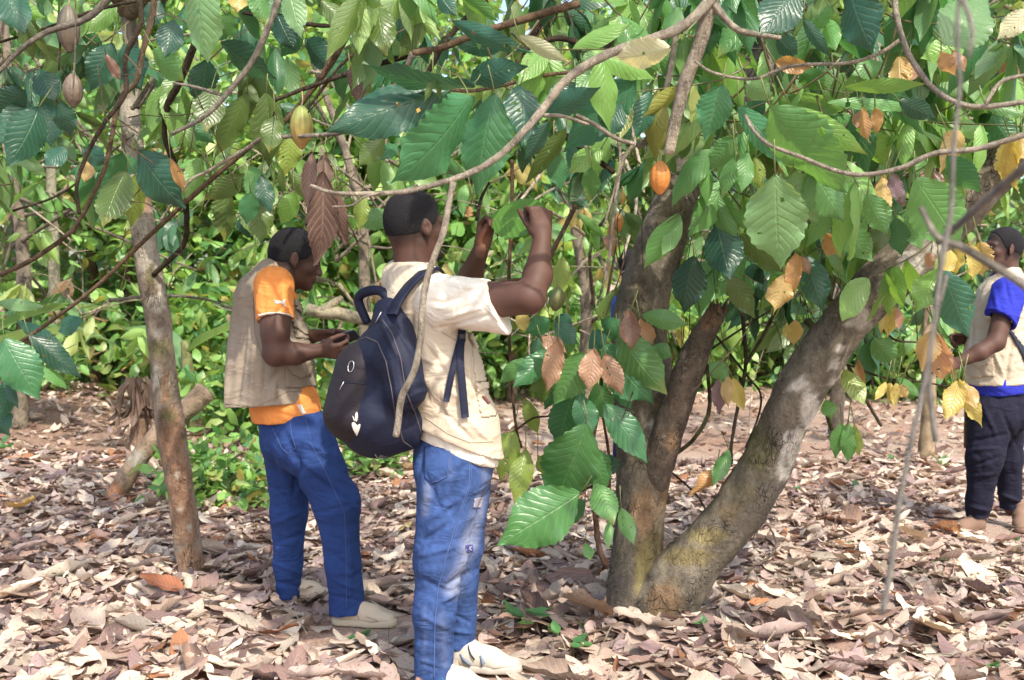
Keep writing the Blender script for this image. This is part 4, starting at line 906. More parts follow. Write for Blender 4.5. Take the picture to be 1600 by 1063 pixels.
def forked_tree():
    D = 4.55; base = A(.62, D, 0); base[:2] = P(985, 980, D)[:2]
    t = thing('cocoa_tree', base, 'old forked cocoa tree with one upright and one leaning trunk in the middle', 'tree', 'cocoa trees of the foreground')
    W = (.78, .75, .70); OC = (.26, .215, .10); MS = (.17, .16, .08); RD = (.34, .22, .13); GY = (.16, .145, .13)
    G0 = (.215, .19, .15)
    trunk(t, [(984, 1000, 0), (986, 965, 0), (992, 900, 0), (1000, 820, .03), (1006, 740, .05), (1008, 660, .08), (1004, 580, .12), (1000, 500, .16), (1018, 420, .22), (1046, 340, .3), (1078, 255, .38), (1122, 185, .48), (1168, 140, .55), (1195, 90, .6), (1208, 20, .65), (1215, -80, .7)],
          [60, 50, 42, 39, 42, 46, 44, 40, 38, 35, 31, 28, 26, 24, 22, 20], D, G0,
          [(1020, 860, 26, 34, OC), (1005, 800, 22, 40, RD), (1030, 690, 10, 16, W), (1025, 745, 8, 12, W), (1022, 665, 14, 8, W), (1008, 600, 26, 40, (.24, .2, .15)), (990, 520, 30, 40, MS), (1003, 895, 12, 40, (.36, .31, .13)), (965, 930, 14, 60, GY), (1020, 950, 30, 30, (.34, .27, .2)), (1040, 760, 12, 60, RD), (975, 760, 10, 60, GY), (1050, 350, 24, 50, (.20, .18, .10)), (1062, 300, 10, 8, W), (1000, 470, 18, 22, (.3, .25, .17)), (1035, 640, 14, 20, RD)], seg=64, bump=.13, label='upright main trunk')
    trunk(t, [(1010, 985, -.02), (1045, 925, -.05), (1095, 865, -.1), (1150, 800, -.15), (1197, 725, -.2), (1230, 650, -.25), (1269, 580, -.3), (1319, 508, -.35), (1377, 445, -.4), (1442, 382, -.42), (1512, 312, -.45), (1580, 230, -.45), (1640, 140, -.45), (1690, 20, -.4)],
          [57, 54, 43, 40, 40, 38, 37, 37, 38, 38, 38, 37, 36, 34], D, (.225, .20, .16),
          [(1075, 870, 40, 16, OC), (1105, 838, 30, 14, (.38, .32, .15)), (1140, 800, 20, 16, (.3, .24, .15)), (1040, 940, 30, 34, RD), (1030, 975, 30, 20, OC), (1265, 640, 14, 34, W), (1250, 600, 12, 12, W), (1240, 700, 18, 30, W), (1225, 735, 12, 18, W), (1312, 545, 7, 7, W), (1328, 507, 8, 6, W), (1338, 508, 8, 6, W), (1302, 570, 8, 12, W), (1300, 596, 6, 8, W), (1355, 500, 7, 10, W),
           (1385, 450, 12, 24, W), (1425, 410, 20, 20, W), (1460, 380, 16, 20, W), (1345, 495, 14, 22, W), (1395, 440, 14, 14, (.40, .34, .27)), (1180, 700, 30, 40, MS), (1280, 520, 30, 30, GY), (1335, 440, 30, 30, GY), (1240, 605, 10, 6, W), (1215, 760, 20, 12, GY), (1490, 340, 14, 18, (.38, .32, .26)), (1160, 770, 20, 20, (.28, .25, .16)), (1570, 260, 20, 20, GY)], seg=64, bump=.12, label='leaning trunk with white lichen')
    trunk(t, [(1008, 800, .04), (1036, 700, -.05), (1058, 630, -.09), (1080, 570, -.12), (1102, 520, -.14), (1122, 480, -.16)], [20, 25, 25, 22, 19, 15], D, (.17, .135, .11), [(1105, 500, 16, 16, (.28, .17, .10)), (1050, 690, 10, 20, RD)], name='broken_stub', seg=40, bump=.2)
    br = Buf(); rg = np.random.RandomState(4)
    tp = P(1122, 480, D - .16)
    for k in range(26):
        a = rg.rand() * 6.28; q = tp + A(math.cos(a) * .03, math.sin(a) * .03, -.02); br.tube([q, q + A(.012 * rg.rand(), 0, rg.uniform(.02, .055))], [.009, .002], A(.30, .19, .12) * rg.uniform(.5, 1.2), 5, .01)
    br.build('splintered_wood', MAT_TWIG, t)['kind'] = 'stuff'
    b = Buf()   # burl at the foot and between the trunks
    for x, y, dd, r in ((1085, 905, -.12, .06), (1040, 900, -.13, .07), (1010, 950, -.12, .07), (1212, 745, -.24, .055), (1075, 935, -.08, .06)):
        pass
    # pale limbs that come forward over the camera side and belong to the upper crown
    bl = [([(1125, -30), (1110, 0), (1060, 45), (950, 85), (885, 125), (845, 175), (790, 235), (735, 270), (640, 298), (560, 303), (515, 300), (485, 290)], 9, 3, 'pale', 3.2, 3.0),
          ([(600, 300), (570, 308), (550, 321), (520, 323)], 3, 2, 'pale', 3.0), ([(1120, -30), (1105, 25), (1090, 80), (1070, 130), (1055, 190), (1045, 240)], 12, 9, 'pale', 3.2, 3.3),
          ([(1112, 5), (1150, 45), (1190, 55), (1225, 60)], 8, 4, 'pale', 3.2), ([(1165, 180), (1175, 200), (1200, 225), (1250, 245), (1310, 268), (1355, 273), (1410, 262), (1460, 240), (1530, 232), (1610, 208)], 3.5, 6, 'pale', 3.0, 2.7),
          ([(1085, 95), (1110, 112), (1150, 122), (1185, 122), (1240, 103), (1330, 98), (1380, 80), (1410, 60)], 3, 4, 'pale', 3.2, 3.0), ([(1398, -25), (1400, 20), (1410, 60), (1425, 95), (1460, 140), (1500, 162), (1540, 167), (1610, 158)], 6, 5, 'pale', 3.0, 2.8),
          ([(1540, 162), (1565, 128), (1610, 116)], 4, 4, 'pale', 2.8), ([(905, 5), (820, 30), (740, 55), (690, 75), (645, 83)], 6.5, 5, 'brown', 3.7), ([(645, 83), (625, 130), (590, 180), (540, 205), (500, 212)], 5, 3.5, 'grey', 3.7, 3.9),
          ([(645, 85), (560, 110), (500, 130), (420, 160)], 5, 3, 'dark', 4.2), ([(560, -10), (545, 30), (530, 60), (500, 125)], 4, 3, 'brown', 4.1), ([(900, 180), (930, 195), (960, 215), (990, 225)], 4, 4, 'pale', 3.3), ([(845, 180), (880, 182), (920, 195)], 4, 3, 'pale', 3.2),
          ([(1060, 30), (1045, 120), (1030, 180), (1010, 220), (995, 228)], 5, 5, 'grey', 3.9), ([(990, 225), (970, 260), (960, 330), (952, 400), (945, 440)], 4, 3, 'pale', 3.6), ([(965, 210), (968, 260), (945, 350)], 3, 2, 'pale', 3.5),
          ([(745, 345), (752, 310), (765, 285)], 3, 2, 'dark', 4.0), ([(800, 250), (800, 330), (795, 440), (797, 560), (806, 665), (815, 700)], 3, 2.2, 'red', 4.7), ([(900, 320), (870, 380), (840, 430), (780, 440)], 4, 3, 'brown', 5.2),
          ([(700, 140), (740, 142), (800, 130), (850, 118), (905, 112)], 3, 3, 'brown', 3.6), ([(930, 80), (870, 60), (800, 90)], 5, 4, 'dark', 4.6), ([(760, 0), (700, 60), (650, 150)], 5, 4, 'dark', 4.8), ([(870, -10), (830, 60), (800, 110)], 7, 5, 'dark', 5.0),
          ([(880, 210), (920, 240), (960, 270)], 5, 4, 'dark', 4.4), ([(990, 120), (985, 180), (1005, 200)], 7, 6, 'dark', 4.4), ([(955, 60), (945, 90), (960, 120)], 4, 3, 'dark', 4.4),
          ([(948, 885), (936, 855), (930, 800), (927, 740), (926, 690), (935, 640), (940, 590)], 5, 3, 'red', 4.35), ([(950, 800), (952, 720), (940, 640)], 3, 2, 'red', 4.5), ([(895, 775), (930, 757)], 1.8, 1.8, 'green', 4.3), ([(785, 690), (830, 655), (865, 645), (885, 590)], 2, 1.5, 'red', 4.5),
          ([(1105, 570), (1108, 640), (1085, 685), (1053, 712)], 3, 3.5, 'green', 4.6), ([(1160, 488), (1165, 570), (1153, 635), (1143, 694), (1143, 725)], 3.5, 2.5, 'dark', 4.7), ([(1119, 525), (1167, 587), (1188, 615), (1185, 650), (1165, 700)], 2, 1.5, 'dark', 4.7), ([(1240, 420), (1200, 510), (1165, 570)], 3, 3, 'green', 4.7),
          ([(1352, 520), (1356, 563), (1364, 608)], 3, 2, 'dark', 4.9), ([(1325, 570), (1349, 618), (1377, 666)], 3, 2.5, 'dark', 4.9), ([(1287, 632), (1300, 672)], 4, 3, 'green', 4.9), ([(1325, 570), (1380, 590), (1440, 597), (1485, 605)], 2, 1.5, 'dark', 4.6), ([(1380, 515), (1400, 532), (1435, 535)], 2, 1.5, 'dark', 4.4),
          ([(1365, 430), (1420, 425), (1470, 415), (1500, 395)], 2.5, 1.5, 'brown', 4.2), ([(1090, 560), (1180, 500), (1230, 470)], 2, 1.5, 'dark', 4.9), ([(1040, 730), (1085, 770), (1105, 800)], 2, 1.5, 'dark', 4.7), ([(1225, 350), (1260, 420), (1300, 470)], 3.5, 3, 'dark', 4.9), ([(1260, 360), (1270, 420), (1290, 500)], 3, 2, 'dark', 4.8),
          ([(1290, 300), (1330, 380), (1380, 420)], 3, 2.5, 'brown', 4.3), ([(1060, 420), (1150, 400), (1250, 390)], 3, 2, 'dark', 5.1), ([(1110, 350), (1180, 330), (1250, 345)], 3, 2, 'brown', 5.1), ([(1260, 500), (1285, 530), (1275, 560)], 6, 5, 'green', 4.9)]
    for q in bl:
        q = list(q); k_ = .8 if q[3] == 'pale' and q[1] < 9 else 1; q[1] *= k_; q[2] *= k_; branch(t, *q)
    branch(t, [(708, 285), (704, 305), (692, 365), (672, 420), (661, 470), (657, 530), (647, 580), (628, 620), (622, 660), (618, 682)], 5, 5.5, 'pale', 3.0, 3.02, name='hanging_twig')
    limb_up(t, P(1208, 20, D + .65), .06, [(P(1125, -30, 3.2), .016), (P(1398, -25, 3.0), .014), (P(905, -40, 3.9), .025), (P(1300, -500, 5.5), .03)], (.3, .26, .2))
    rg = np.random.RandomState(18); b = Buf()
    for k in range(170):
        D_ = rg.uniform(3.9, 6.2); a = P(rg.uniform(560, 1560), rg.uniform(0, 520), D_); e = a + A(rg.normal() * .15, rg.normal() * .2, rg.normal() * .28)
        if not (blocked(a) or blocked(e)): b.tube([a, (a + e) / 2 + rg.normal(size=3) * .04, e], [.003, .0025, .0015], A(.17, .12, .08) * rg.uniform(.5, 1.8), 5, .05)
    for k in range(60):   # fine hanging rootlets and vines
        D_ = rg.uniform(4.6, 5.6); a = P(rg.uniform(1060, 1400), rg.uniform(250, 460), D_); e = a + A(rg.normal() * .1, rg.normal() * .1, -rg.uniform(.2, .6)); b.tube([a, (a + e) / 2 + rg.normal(size=3) * .05, e], [.0022, .002, .0012], A(.12, .11, .06) * rg.uniform(.5, 1.8), 5, .05)
    b.build('twigs', MAT_TWIG, t)['kind'] = 'stuff'
    b = Buf()
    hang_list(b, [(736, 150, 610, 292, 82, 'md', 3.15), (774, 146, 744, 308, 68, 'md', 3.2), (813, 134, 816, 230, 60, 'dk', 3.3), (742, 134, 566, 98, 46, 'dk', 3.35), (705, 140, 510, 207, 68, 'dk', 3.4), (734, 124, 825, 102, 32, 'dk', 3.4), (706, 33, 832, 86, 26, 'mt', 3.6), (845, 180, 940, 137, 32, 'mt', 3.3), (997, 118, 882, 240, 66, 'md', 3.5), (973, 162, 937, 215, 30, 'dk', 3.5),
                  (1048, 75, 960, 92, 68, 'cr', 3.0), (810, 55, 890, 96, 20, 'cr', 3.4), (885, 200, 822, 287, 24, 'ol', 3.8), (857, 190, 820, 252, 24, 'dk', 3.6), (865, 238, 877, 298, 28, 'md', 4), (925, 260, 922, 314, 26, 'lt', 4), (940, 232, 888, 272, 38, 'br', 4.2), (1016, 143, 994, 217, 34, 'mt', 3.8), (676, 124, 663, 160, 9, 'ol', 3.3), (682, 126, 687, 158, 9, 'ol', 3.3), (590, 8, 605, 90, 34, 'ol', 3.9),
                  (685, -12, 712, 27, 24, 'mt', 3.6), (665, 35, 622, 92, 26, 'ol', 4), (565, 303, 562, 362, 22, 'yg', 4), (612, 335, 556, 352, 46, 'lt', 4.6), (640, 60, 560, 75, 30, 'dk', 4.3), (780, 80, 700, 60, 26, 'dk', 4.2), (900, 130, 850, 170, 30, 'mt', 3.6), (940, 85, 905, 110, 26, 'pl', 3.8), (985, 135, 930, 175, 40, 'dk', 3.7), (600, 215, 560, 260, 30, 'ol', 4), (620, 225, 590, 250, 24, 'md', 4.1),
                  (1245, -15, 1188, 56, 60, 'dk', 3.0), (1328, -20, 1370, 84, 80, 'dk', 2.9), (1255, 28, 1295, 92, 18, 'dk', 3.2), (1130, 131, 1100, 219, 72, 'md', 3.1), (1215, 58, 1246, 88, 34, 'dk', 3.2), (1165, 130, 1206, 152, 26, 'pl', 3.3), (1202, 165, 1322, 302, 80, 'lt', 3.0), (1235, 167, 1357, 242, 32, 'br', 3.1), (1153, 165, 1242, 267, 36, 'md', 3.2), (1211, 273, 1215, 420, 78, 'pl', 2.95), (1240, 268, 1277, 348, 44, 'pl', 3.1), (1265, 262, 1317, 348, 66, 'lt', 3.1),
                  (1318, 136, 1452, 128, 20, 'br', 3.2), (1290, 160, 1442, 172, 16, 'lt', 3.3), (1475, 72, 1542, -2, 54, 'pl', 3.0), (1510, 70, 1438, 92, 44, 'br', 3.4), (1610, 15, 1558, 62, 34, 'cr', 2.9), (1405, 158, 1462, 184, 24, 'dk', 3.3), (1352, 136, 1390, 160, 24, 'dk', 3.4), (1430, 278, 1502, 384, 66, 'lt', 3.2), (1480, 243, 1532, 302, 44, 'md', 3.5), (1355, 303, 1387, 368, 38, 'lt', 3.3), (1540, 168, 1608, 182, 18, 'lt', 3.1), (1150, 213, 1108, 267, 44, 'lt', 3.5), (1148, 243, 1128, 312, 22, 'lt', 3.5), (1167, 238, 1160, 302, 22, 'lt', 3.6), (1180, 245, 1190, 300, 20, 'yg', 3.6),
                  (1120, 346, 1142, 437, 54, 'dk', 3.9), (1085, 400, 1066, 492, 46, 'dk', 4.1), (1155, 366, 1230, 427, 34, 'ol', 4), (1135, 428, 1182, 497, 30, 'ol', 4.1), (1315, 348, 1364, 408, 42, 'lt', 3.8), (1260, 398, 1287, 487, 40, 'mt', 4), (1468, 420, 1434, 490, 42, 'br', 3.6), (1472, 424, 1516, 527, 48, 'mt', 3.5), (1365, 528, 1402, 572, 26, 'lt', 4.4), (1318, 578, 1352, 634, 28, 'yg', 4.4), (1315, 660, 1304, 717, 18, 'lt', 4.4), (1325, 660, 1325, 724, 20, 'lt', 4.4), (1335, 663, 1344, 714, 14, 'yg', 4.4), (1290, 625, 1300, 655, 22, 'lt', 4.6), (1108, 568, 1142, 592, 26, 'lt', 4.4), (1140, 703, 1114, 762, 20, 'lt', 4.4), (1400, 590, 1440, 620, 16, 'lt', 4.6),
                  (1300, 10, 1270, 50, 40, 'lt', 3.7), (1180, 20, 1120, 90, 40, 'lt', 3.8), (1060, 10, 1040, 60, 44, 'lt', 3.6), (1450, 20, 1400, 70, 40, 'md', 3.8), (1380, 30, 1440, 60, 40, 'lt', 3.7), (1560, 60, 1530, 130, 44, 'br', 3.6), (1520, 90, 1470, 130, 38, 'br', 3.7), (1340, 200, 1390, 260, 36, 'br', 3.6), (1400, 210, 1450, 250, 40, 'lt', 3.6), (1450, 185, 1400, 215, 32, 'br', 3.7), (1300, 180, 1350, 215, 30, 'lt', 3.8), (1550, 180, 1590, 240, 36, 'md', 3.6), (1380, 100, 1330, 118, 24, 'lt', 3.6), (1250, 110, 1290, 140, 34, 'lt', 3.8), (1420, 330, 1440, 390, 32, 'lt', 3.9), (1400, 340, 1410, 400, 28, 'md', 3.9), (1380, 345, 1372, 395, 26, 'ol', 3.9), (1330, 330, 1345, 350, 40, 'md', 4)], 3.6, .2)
    mass(b, [130, 260, 110], [(1100, -40, 1640, 160, 3.3, 4.4), (1110, 120, 1480, 400, 3.6, 5.0), (560, -60, 1100, 130, 3.6, 4.6)], 63, GLL, GLLP)
    mass(b, [110, 150, 130, 90, 60, 60], [(560, -60, 1100, 110, 4.0, 6.2), (1100, -60, 1640, 200, 3.8, 5.6), (1060, 180, 1560, 380, 4.5, 6), (1120, 330, 1420, 520, 4.9, 5.8), (860, 120, 1080, 330, 4.9, 6.2), (560, 100, 860, 260, 4.8, 6.4)], 61)
    mass(b, [900], [(700, -1300, 2400, -60, 2.5, 8.5)], 62)  # unseen crown leaves overhead, added to break up the sunlight
    b.build('crown', MAT_LEAF, t); b = Buf()
    hang_list(b, [(985, 487, 990, 548, 34, 'pb', 4.2), (1000, 498, 1022, 536, 18, 'pk', 4.25), (965, 518, 1040, 618, 54, 'lt', 4.25), (945, 538, 1020, 634, 62, 'md', 4.3), (915, 552, 868, 634, 50, 'lt', 4.15), (872, 533, 852, 612, 30, 'pk', 4.15), (845, 528, 887, 550, 24, 'pk', 4.2), (928, 545, 918, 612, 38, 'pk', 4.1), (945, 553, 970, 620, 30, 'pk', 4.1), (862, 548, 800, 606, 32, 'md', 4.3), (848, 583, 845, 630, 36, 'ol', 4.3), (868, 506, 902, 538, 28, 'mt', 4.4), (948, 520, 916, 543, 26, 'mt', 4.4),
                  (905, 615, 927, 680, 40, 'md', 4.15), (895, 615, 870, 702, 40, 'md', 4.2), (918, 662, 861, 794, 78, 'mg', 4.05), (943, 630, 1015, 722, 42, 'md', 4.2), (908, 770, 776, 850, 76, 'mg', 4.0), (915, 783, 858, 818, 48, 'md', 4.15), (930, 756, 962, 820, 42, 'lt', 4.1), (953, 812, 948, 860, 12, 'lt', 4.1), (970, 793, 991, 852, 22, 'lt', 4.1), (930, 725, 974, 728, 28, 'dk', 4.3), (803, 673, 777, 752, 36, 'yg', 4.4), (822, 703, 804, 787, 34, 'yg', 4.4), (780, 678, 796, 717, 24, 'lt', 4.6), (840, 710, 856, 744, 20, 'yg', 4.6), (820, 623, 841, 680, 22, 'yg', 4.6), (915, 848, 922, 877, 18, 'lt', 4.2), (1003, 493, 1077, 506, 27, 'lt', 4.15), (880, 560, 900, 600, 30, 'lt', 4.4), (960, 590, 985, 640, 30, 'md', 4.35), (860, 500, 820, 520, 26, 'md', 4.6), (1020, 540, 1050, 560, 26, 'lt', 4.4), (890, 490, 870, 520, 24, 'mt', 4.6), (960, 560, 1000, 628, 40, 'md', 4.35), (905, 590, 880, 650, 38, 'mg', 4.3), (885, 570, 850, 640, 34, 'md', 4.4), (930, 600, 950, 660, 34, 'mg', 4.3), (900, 680, 880, 760, 40, 'md', 4.25), (925, 700, 945, 770, 36, 'mg', 4.2), (850, 560, 805, 600, 30, 'lt', 4.5), (900, 520, 860, 560, 30, 'lt', 4.5), (940, 500, 975, 530, 28, 'md', 4.4), (820, 560, 780, 600, 22, 'lt', 4.6)], 4.2)
    b.build('shoot_leaves', MAT_LEAF, t, )
    b = Buf()
    hang_list(b, [(1211, 98, 1270, 108, 24, 'og', 3.2), (1350, 170, 1352, 227, 16, 'og', 3.3), (1367, 168, 1375, 207, 18, 'og', 3.3), (1343, 172, 1338, 200, 16, 'pk', 3.35), (1470, 80, 1492, 120, 22, 'pk', 3.3), (1488, 80, 1508, 112, 18, 'pk', 3.35), (1405, 88, 1410, 147, 32, 'oy', 3.6), (1420, 90, 1425, 130, 24, 'pk', 3.6), (1535, 66, 1541, 96, 16, 'pk', 3.4), (1590, 208, 1566, 283, 36, 'yl', 3.3), (1578, 213, 1580, 302, 22, 'yl', 3.3), (1598, 212, 1610, 262, 30, 'oy', 3.35), (1500, 203, 1466, 272, 26, 'oy', 3.6), (1480, 205, 1492, 240, 20, 'pk', 3.6), (1393, 271, 1409, 324, 20, 'pu', 3.3), (1380, 273, 1378, 352, 28, 'oy', 3.5),
                  (1225, 428, 1215, 494, 38, 'oy', 3.9), (1245, 396, 1234, 457, 24, 'og', 3.9), (1252, 400, 1262, 430, 18, 'pk', 3.95), (1290, 363, 1313, 404, 26, 'og', 4), (1475, 393, 1462, 440, 18, 'yg', 3.7), (1502, 383, 1490, 432, 20, 'yl', 3.7), (1512, 380, 1522, 437, 22, 'yl', 3.7), (1530, 378, 1542, 432, 24, 'oy', 3.7), (1485, 390, 1478, 432, 20, 'yl', 3.7), (1455, 395, 1448, 420, 20, 'pk', 3.7), (1385, 473, 1370, 517, 14, 'yl', 4.2), (1390, 473, 1395, 527, 20, 'yl', 4.2), (1402, 480, 1408, 520, 12, 'pk', 4.2),
                  (1460, 515, 1432, 578, 40, 'oy', 3.6), (1462, 515, 1468, 592, 36, 'pk', 3.6), (1468, 520, 1492, 600, 12, 'pk', 3.6), (1498, 595, 1482, 658, 36, 'yl', 3.6), (1503, 595, 1533, 668, 22, 'yl', 3.6), (1510, 598, 1522, 640, 20, 'oy', 3.6), (1490, 598, 1496, 650, 22, 'oy', 3.62), (1385, 598, 1368, 627, 12, 'yl', 4.3), (1392, 598, 1385, 630, 14, 'yl', 4.3), (1400, 598, 1400, 640, 14, 'yl', 4.3), (1408, 600, 1415, 625, 12, 'oy', 4.3), (1138, 588, 1134, 637, 18, 'oy', 4.3), (1145, 590, 1162, 642, 22, 'yl', 4.3), (1121, 593, 1125, 647, 20, 'pu', 4.3), (1120, 733, 1084, 780, 24, 'og', 4.4), (1243, 500, 1240, 540, 22, 'oy', 4.5), (1230, 505, 1228, 530, 14, 'yl', 4.5), (815, 488, 820, 520, 30, 'yl', 4.3), (955, 340, 962, 400, 12, 'og', 4.5), (955, 365, 950, 392, 16, 'pk', 4.4), (880, 400, 872, 470, 26, 'yg', 4.8), (1340, 560, 1352, 620, 14, 'og', 4.6), (735, 322, 728, 342, 16, 'og', 4.6), (1150, 218, 1145, 255, 14, 'pb', 3.6)], 3.6)
    b.build('young_leaves', MAT_LEAF, t)['label'] = 'yellow, orange and pink young leaves hanging in tufts'
    pod(t, 1031, 278, 32, 52, 3.35, (.50, .20, .04), (.58, .22, .05)); pod(t, 870, 468, 24, 38, 4.6, (.16, .20, .06), (.22, .20, .10), rot=.2); pod(t, 967, 348, 14, 30, 4.5, (.55, .28, .08), (.50, .22, .06))
    pod(t, 973, 310, 10, 22, 4.4, (.5, .35, .1), (.45, .3, .1))
def near_twigs():
    base = gpos(1385, 1000, 0); base = P(1380, 955, 1.2)
    t = thing('dead_vine', base, 'thin grey dead vine hanging out of focus close to the camera at the right', 'vine')
    branch(t, [(1515, -30), (1500, 0), (1495, 60), (1500, 130), (1490, 230), (1486, 330), (1470, 420), (1455, 540), (1440, 620), (1422, 700), (1405, 790), (1390, 900), (1378, 960)], 3.5, 5, (.46, .44, .41), 1.15, 1.2, name='stem')
    branch(t, [(1440, 325), (1465, 372), (1500, 385), (1560, 420), (1615, 455)], 5, 8, (.50, .45, .37), 1.35, 1.2, name='side_stem')
    branch(t, [(1465, 380), (1500, 350), (1550, 305), (1615, 250)], 5, 7, (.36, .33, .31), 1.35, 1.2, name='side_stem')
    branch(t, [(1480, 430), (1458, 520), (1452, 600), (1462, 690)], 3, 5, (.38, .36, .33), 1.4, name='side_stem')
    branch(t, [(1505, 0), (1520, 50), (1512, 90)], 4, 4, (.42, .40, .37), 1.15, name='side_stem')
def mid_trees():
    rg = np.random.RandomState(71)
    LG = [(.30, .46, .13), (.16, .33, .09), (.10, .24, .08), (.05, .14, .07), (.42, .50, .18), (.50, .40, .13), (.34, .22, .14)]; LP = [.24, .26, .18, .12, .12, .05, .03]
    for x, D, r, boxes, n, lab in [(28, 9.2, .06, [(-200, 40, 420, 330, 7.6, 10.2), (-100, 330, 330, 560, 8.4, 10.5)], (150, 90), 'cocoa tree at the left edge in the middle distance with long hanging leaves'),
                                   (560, 9.9, .055, [(330, 120, 820, 420, 8.2, 11), (440, 380, 700, 560, 9, 11)], (190, 70), 'cocoa tree in the middle distance behind the two men on the left'),
                                   (905, 9.4, .05, [(760, 200, 1060, 540, 7.6, 10)], (150,), 'thin cocoa tree between the raised hands and the vertical trunk'),
                                   (1305, 9.8, .06, [(1080, 250, 1620, 540, 7.8, 11)], (240,), 'cocoa tree in the middle distance behind the leaning trunk')]:
        q = P(x, 600, D); q[2] = float(gh(q[0], q[1])); t = thing('cocoa_tree', q, lab, 'tree', 'cocoa trees in the middle distance')
        top = q + A(rg.normal() * .3, .2, 3.6); b = Buf(); b.tube([q - A(0, 0, .05), q + A(.06, .03, 1.2), q + A(-.03, .1, 2.3), top], [r * 1.15, r, r * .8, r * .4], (.27, .23, .18), 14, .07, .12, int(x), 8); b.build('trunk', MAT_BARK, t)
        b = Buf()
        for k in range(60):
            s0 = q + (top - q) * rg.uniform(.3, 1); bx = boxes[rg.randint(len(boxes))]; e = P(rg.uniform(bx[0], bx[2]), rg.uniform(bx[1], bx[3]), rg.uniform(bx[4], bx[5]))
            if k > 14: s0 = P(rg.uniform(bx[0], bx[2]), rg.uniform(bx[1] - 120, bx[3]), rg.uniform(bx[4], bx[5])); e = s0 + rg.normal(size=3) * A(.4, .3, .35)
            rr = rg.uniform(.004, .011) if k > 14 else .018
            b.tube([s0, (s0 + e) / 2 + rg.normal(size=3) * .08, e], [rr, rr * .8, rr * .5], A(.42, .36, .28) * rg.uniform(.35, 1.2), 5, .12)
        b.build('limbs', MAT_BARK, t)['kind'] = 'stuff'
        b = Buf(); mass(b, n, boxes, int(x) + 3, LG, LP, L=(.17, .30)); b.build('crown', MAT_LEAF, t)
lichened_tree(); forked_tree(); near_twigs(); mid_trees()
# ------------------------------------------------------------------ people
SKIN = A(.085, .042, .030)
def head(S, c, f, up, s=1.0, neck=None, face=1.0, jaw=1.0):
    """adds a head to S; c = middle of the head; f = where it looks; returns frame"""
    up = unit(up); f = unit(f - up * (f @ up)); l = np.cross(up, f)     # x fwd, y left, z up
    def g(x, y, z): return c + s * (f * x + l * y + up * z)
    ax = (f, l, up)
    S.ell(g(-.016, 0, .030), s * A(.100, .077, .088), .01, ax)
    S.ell(g(-.05, 0, -.01), s * A(.055, .062, .06), .03, ax)
    S.ell(g(.026, 0, -.030), s * A(.066, .062, .082), .025, ax)
    S.ell(g(.034, 0, -.080), s * A(.055, .047 * jaw, .034), .025, ax)
    S.ell(g(.076, 0, -.098), s * A(.020, .024, .017), .02, ax)
    for y in (-1, 1):
        S.cap(g(.070, y * .045, .018), g(.084, y * .012, .022), s * .012, s * .012, .012)
        S.ell(g(.056, y * .042, -.026), s * A(.024, .020, .020), .018, ax)
        S.ell(g(.092, y * .031, .004), s * A(.016, .017, .010), .010, ax, mode='-')
        S.ell(g(.0745, y * .031, .004), s * A(.0125, .0135, .0115), .003, ax)
        S.cap(g(.087, y * .022, .0105), g(.079, y * .045, .009), s * .0035, s * .003, .004)
    S.cap(g(.086, 0, .012), g(.108, 0, -.030), s * .0075, s * .0125, .010)
    for y in (-1, 1):
        S.ell(g(.099, y * .0135, -.034), s * A(.012, .0095, .0085), .005, ax)
    S.cap(g(.084, -.014, -.058), g(.084, .014, -.058), s * .0125, s * .0125, .010)
    S.ell(g(.094, 0, -.056), s * A(.0105, .025, .0065), .005, ax)
    S.ell(g(.092, 0, -.0695), s * A(.0105, .021, .0075), .005, ax)
    S.ell(g(.108, 0, -.0625), s * A(.010, .026, .0022), .002, ax, mode='-')
    for y in (-1, 1):
        # ear: helix ring around a hollow, lobe below
        tilt = unit(up - .22 * f); ef = unit(f - tilt * (f @ tilt)); eo = unit(l * y - .45 * f)
        ec = g(-.006, y * .079, -.008)
        S.ell(ec + s * eo * .004, s * A(.0175, .0085, .031), .004, (ef, eo, tilt))
        S.ell(ec + s * (eo * .0135 + ef * .002 + tilt * .004), s * A(.0105, .0075, .020), .003, (ef, eo, tilt), mode='-')
        S.cap(ec + s * (eo * .006 - ef * .004 + tilt * .014), ec + s * (eo * .006 - ef * .003 - tilt * .012), s * .0036, s * .003, .003)
        S.ell(ec + s * (-tilt * .029 + eo * .005 + ef * .003), s * A(.008, .006, .009), .004, (ef, eo, tilt))
    if neck is not None:
        nb, r0, r1 = neck
        S.cap(g(-.028, 0, -.045), nb, r0, r1, .03)
        for y in (-1, 1): S.cap(g(-.01, y * .05, -.06), nb + f * .035 + l * y * .012, .016, .018, .02)
    return g, ax, s
def hair(name, g, ax, s, parent, back=-.055, temple=.055, brow=.05, h=.0038, beard=None, th=.0045):
    c = g(-.016, 0, .03); S = SDF(c - .16, c + .16, h)
    S.ell(c, s * A(.100, .077, .088), .01, ax, ofs=th)
    S.ell(g(-.05, 0, -.01), s * A(.055, .062, .06), .03, ax, ofs=th)
    S.ell(g(.026, 0, -.030), s * A(.066, .062, .082), .025, ax, ofs=th)
    f, l, up = ax
    # hairline: brow to temple, behind the ear and across the nape
    S.cut(g(temple, 0, brow), unit(f * 1.0 - up * .45))
    S.cut(g(.0, 0, -.010), unit(-up * 1.0 + f * .55 ), 0)
    S.cut(g(back, 0, -.034), unit(-up + f * .15), 0)
    V, F = S.mesh(); V = relax(V, F, 2)
    V = V + vnormals(V, F) * (snoise(V, 3, 90, 3) * .0012)[:, None]
    return mk(name, V, F, MAT_HAIR, parent)
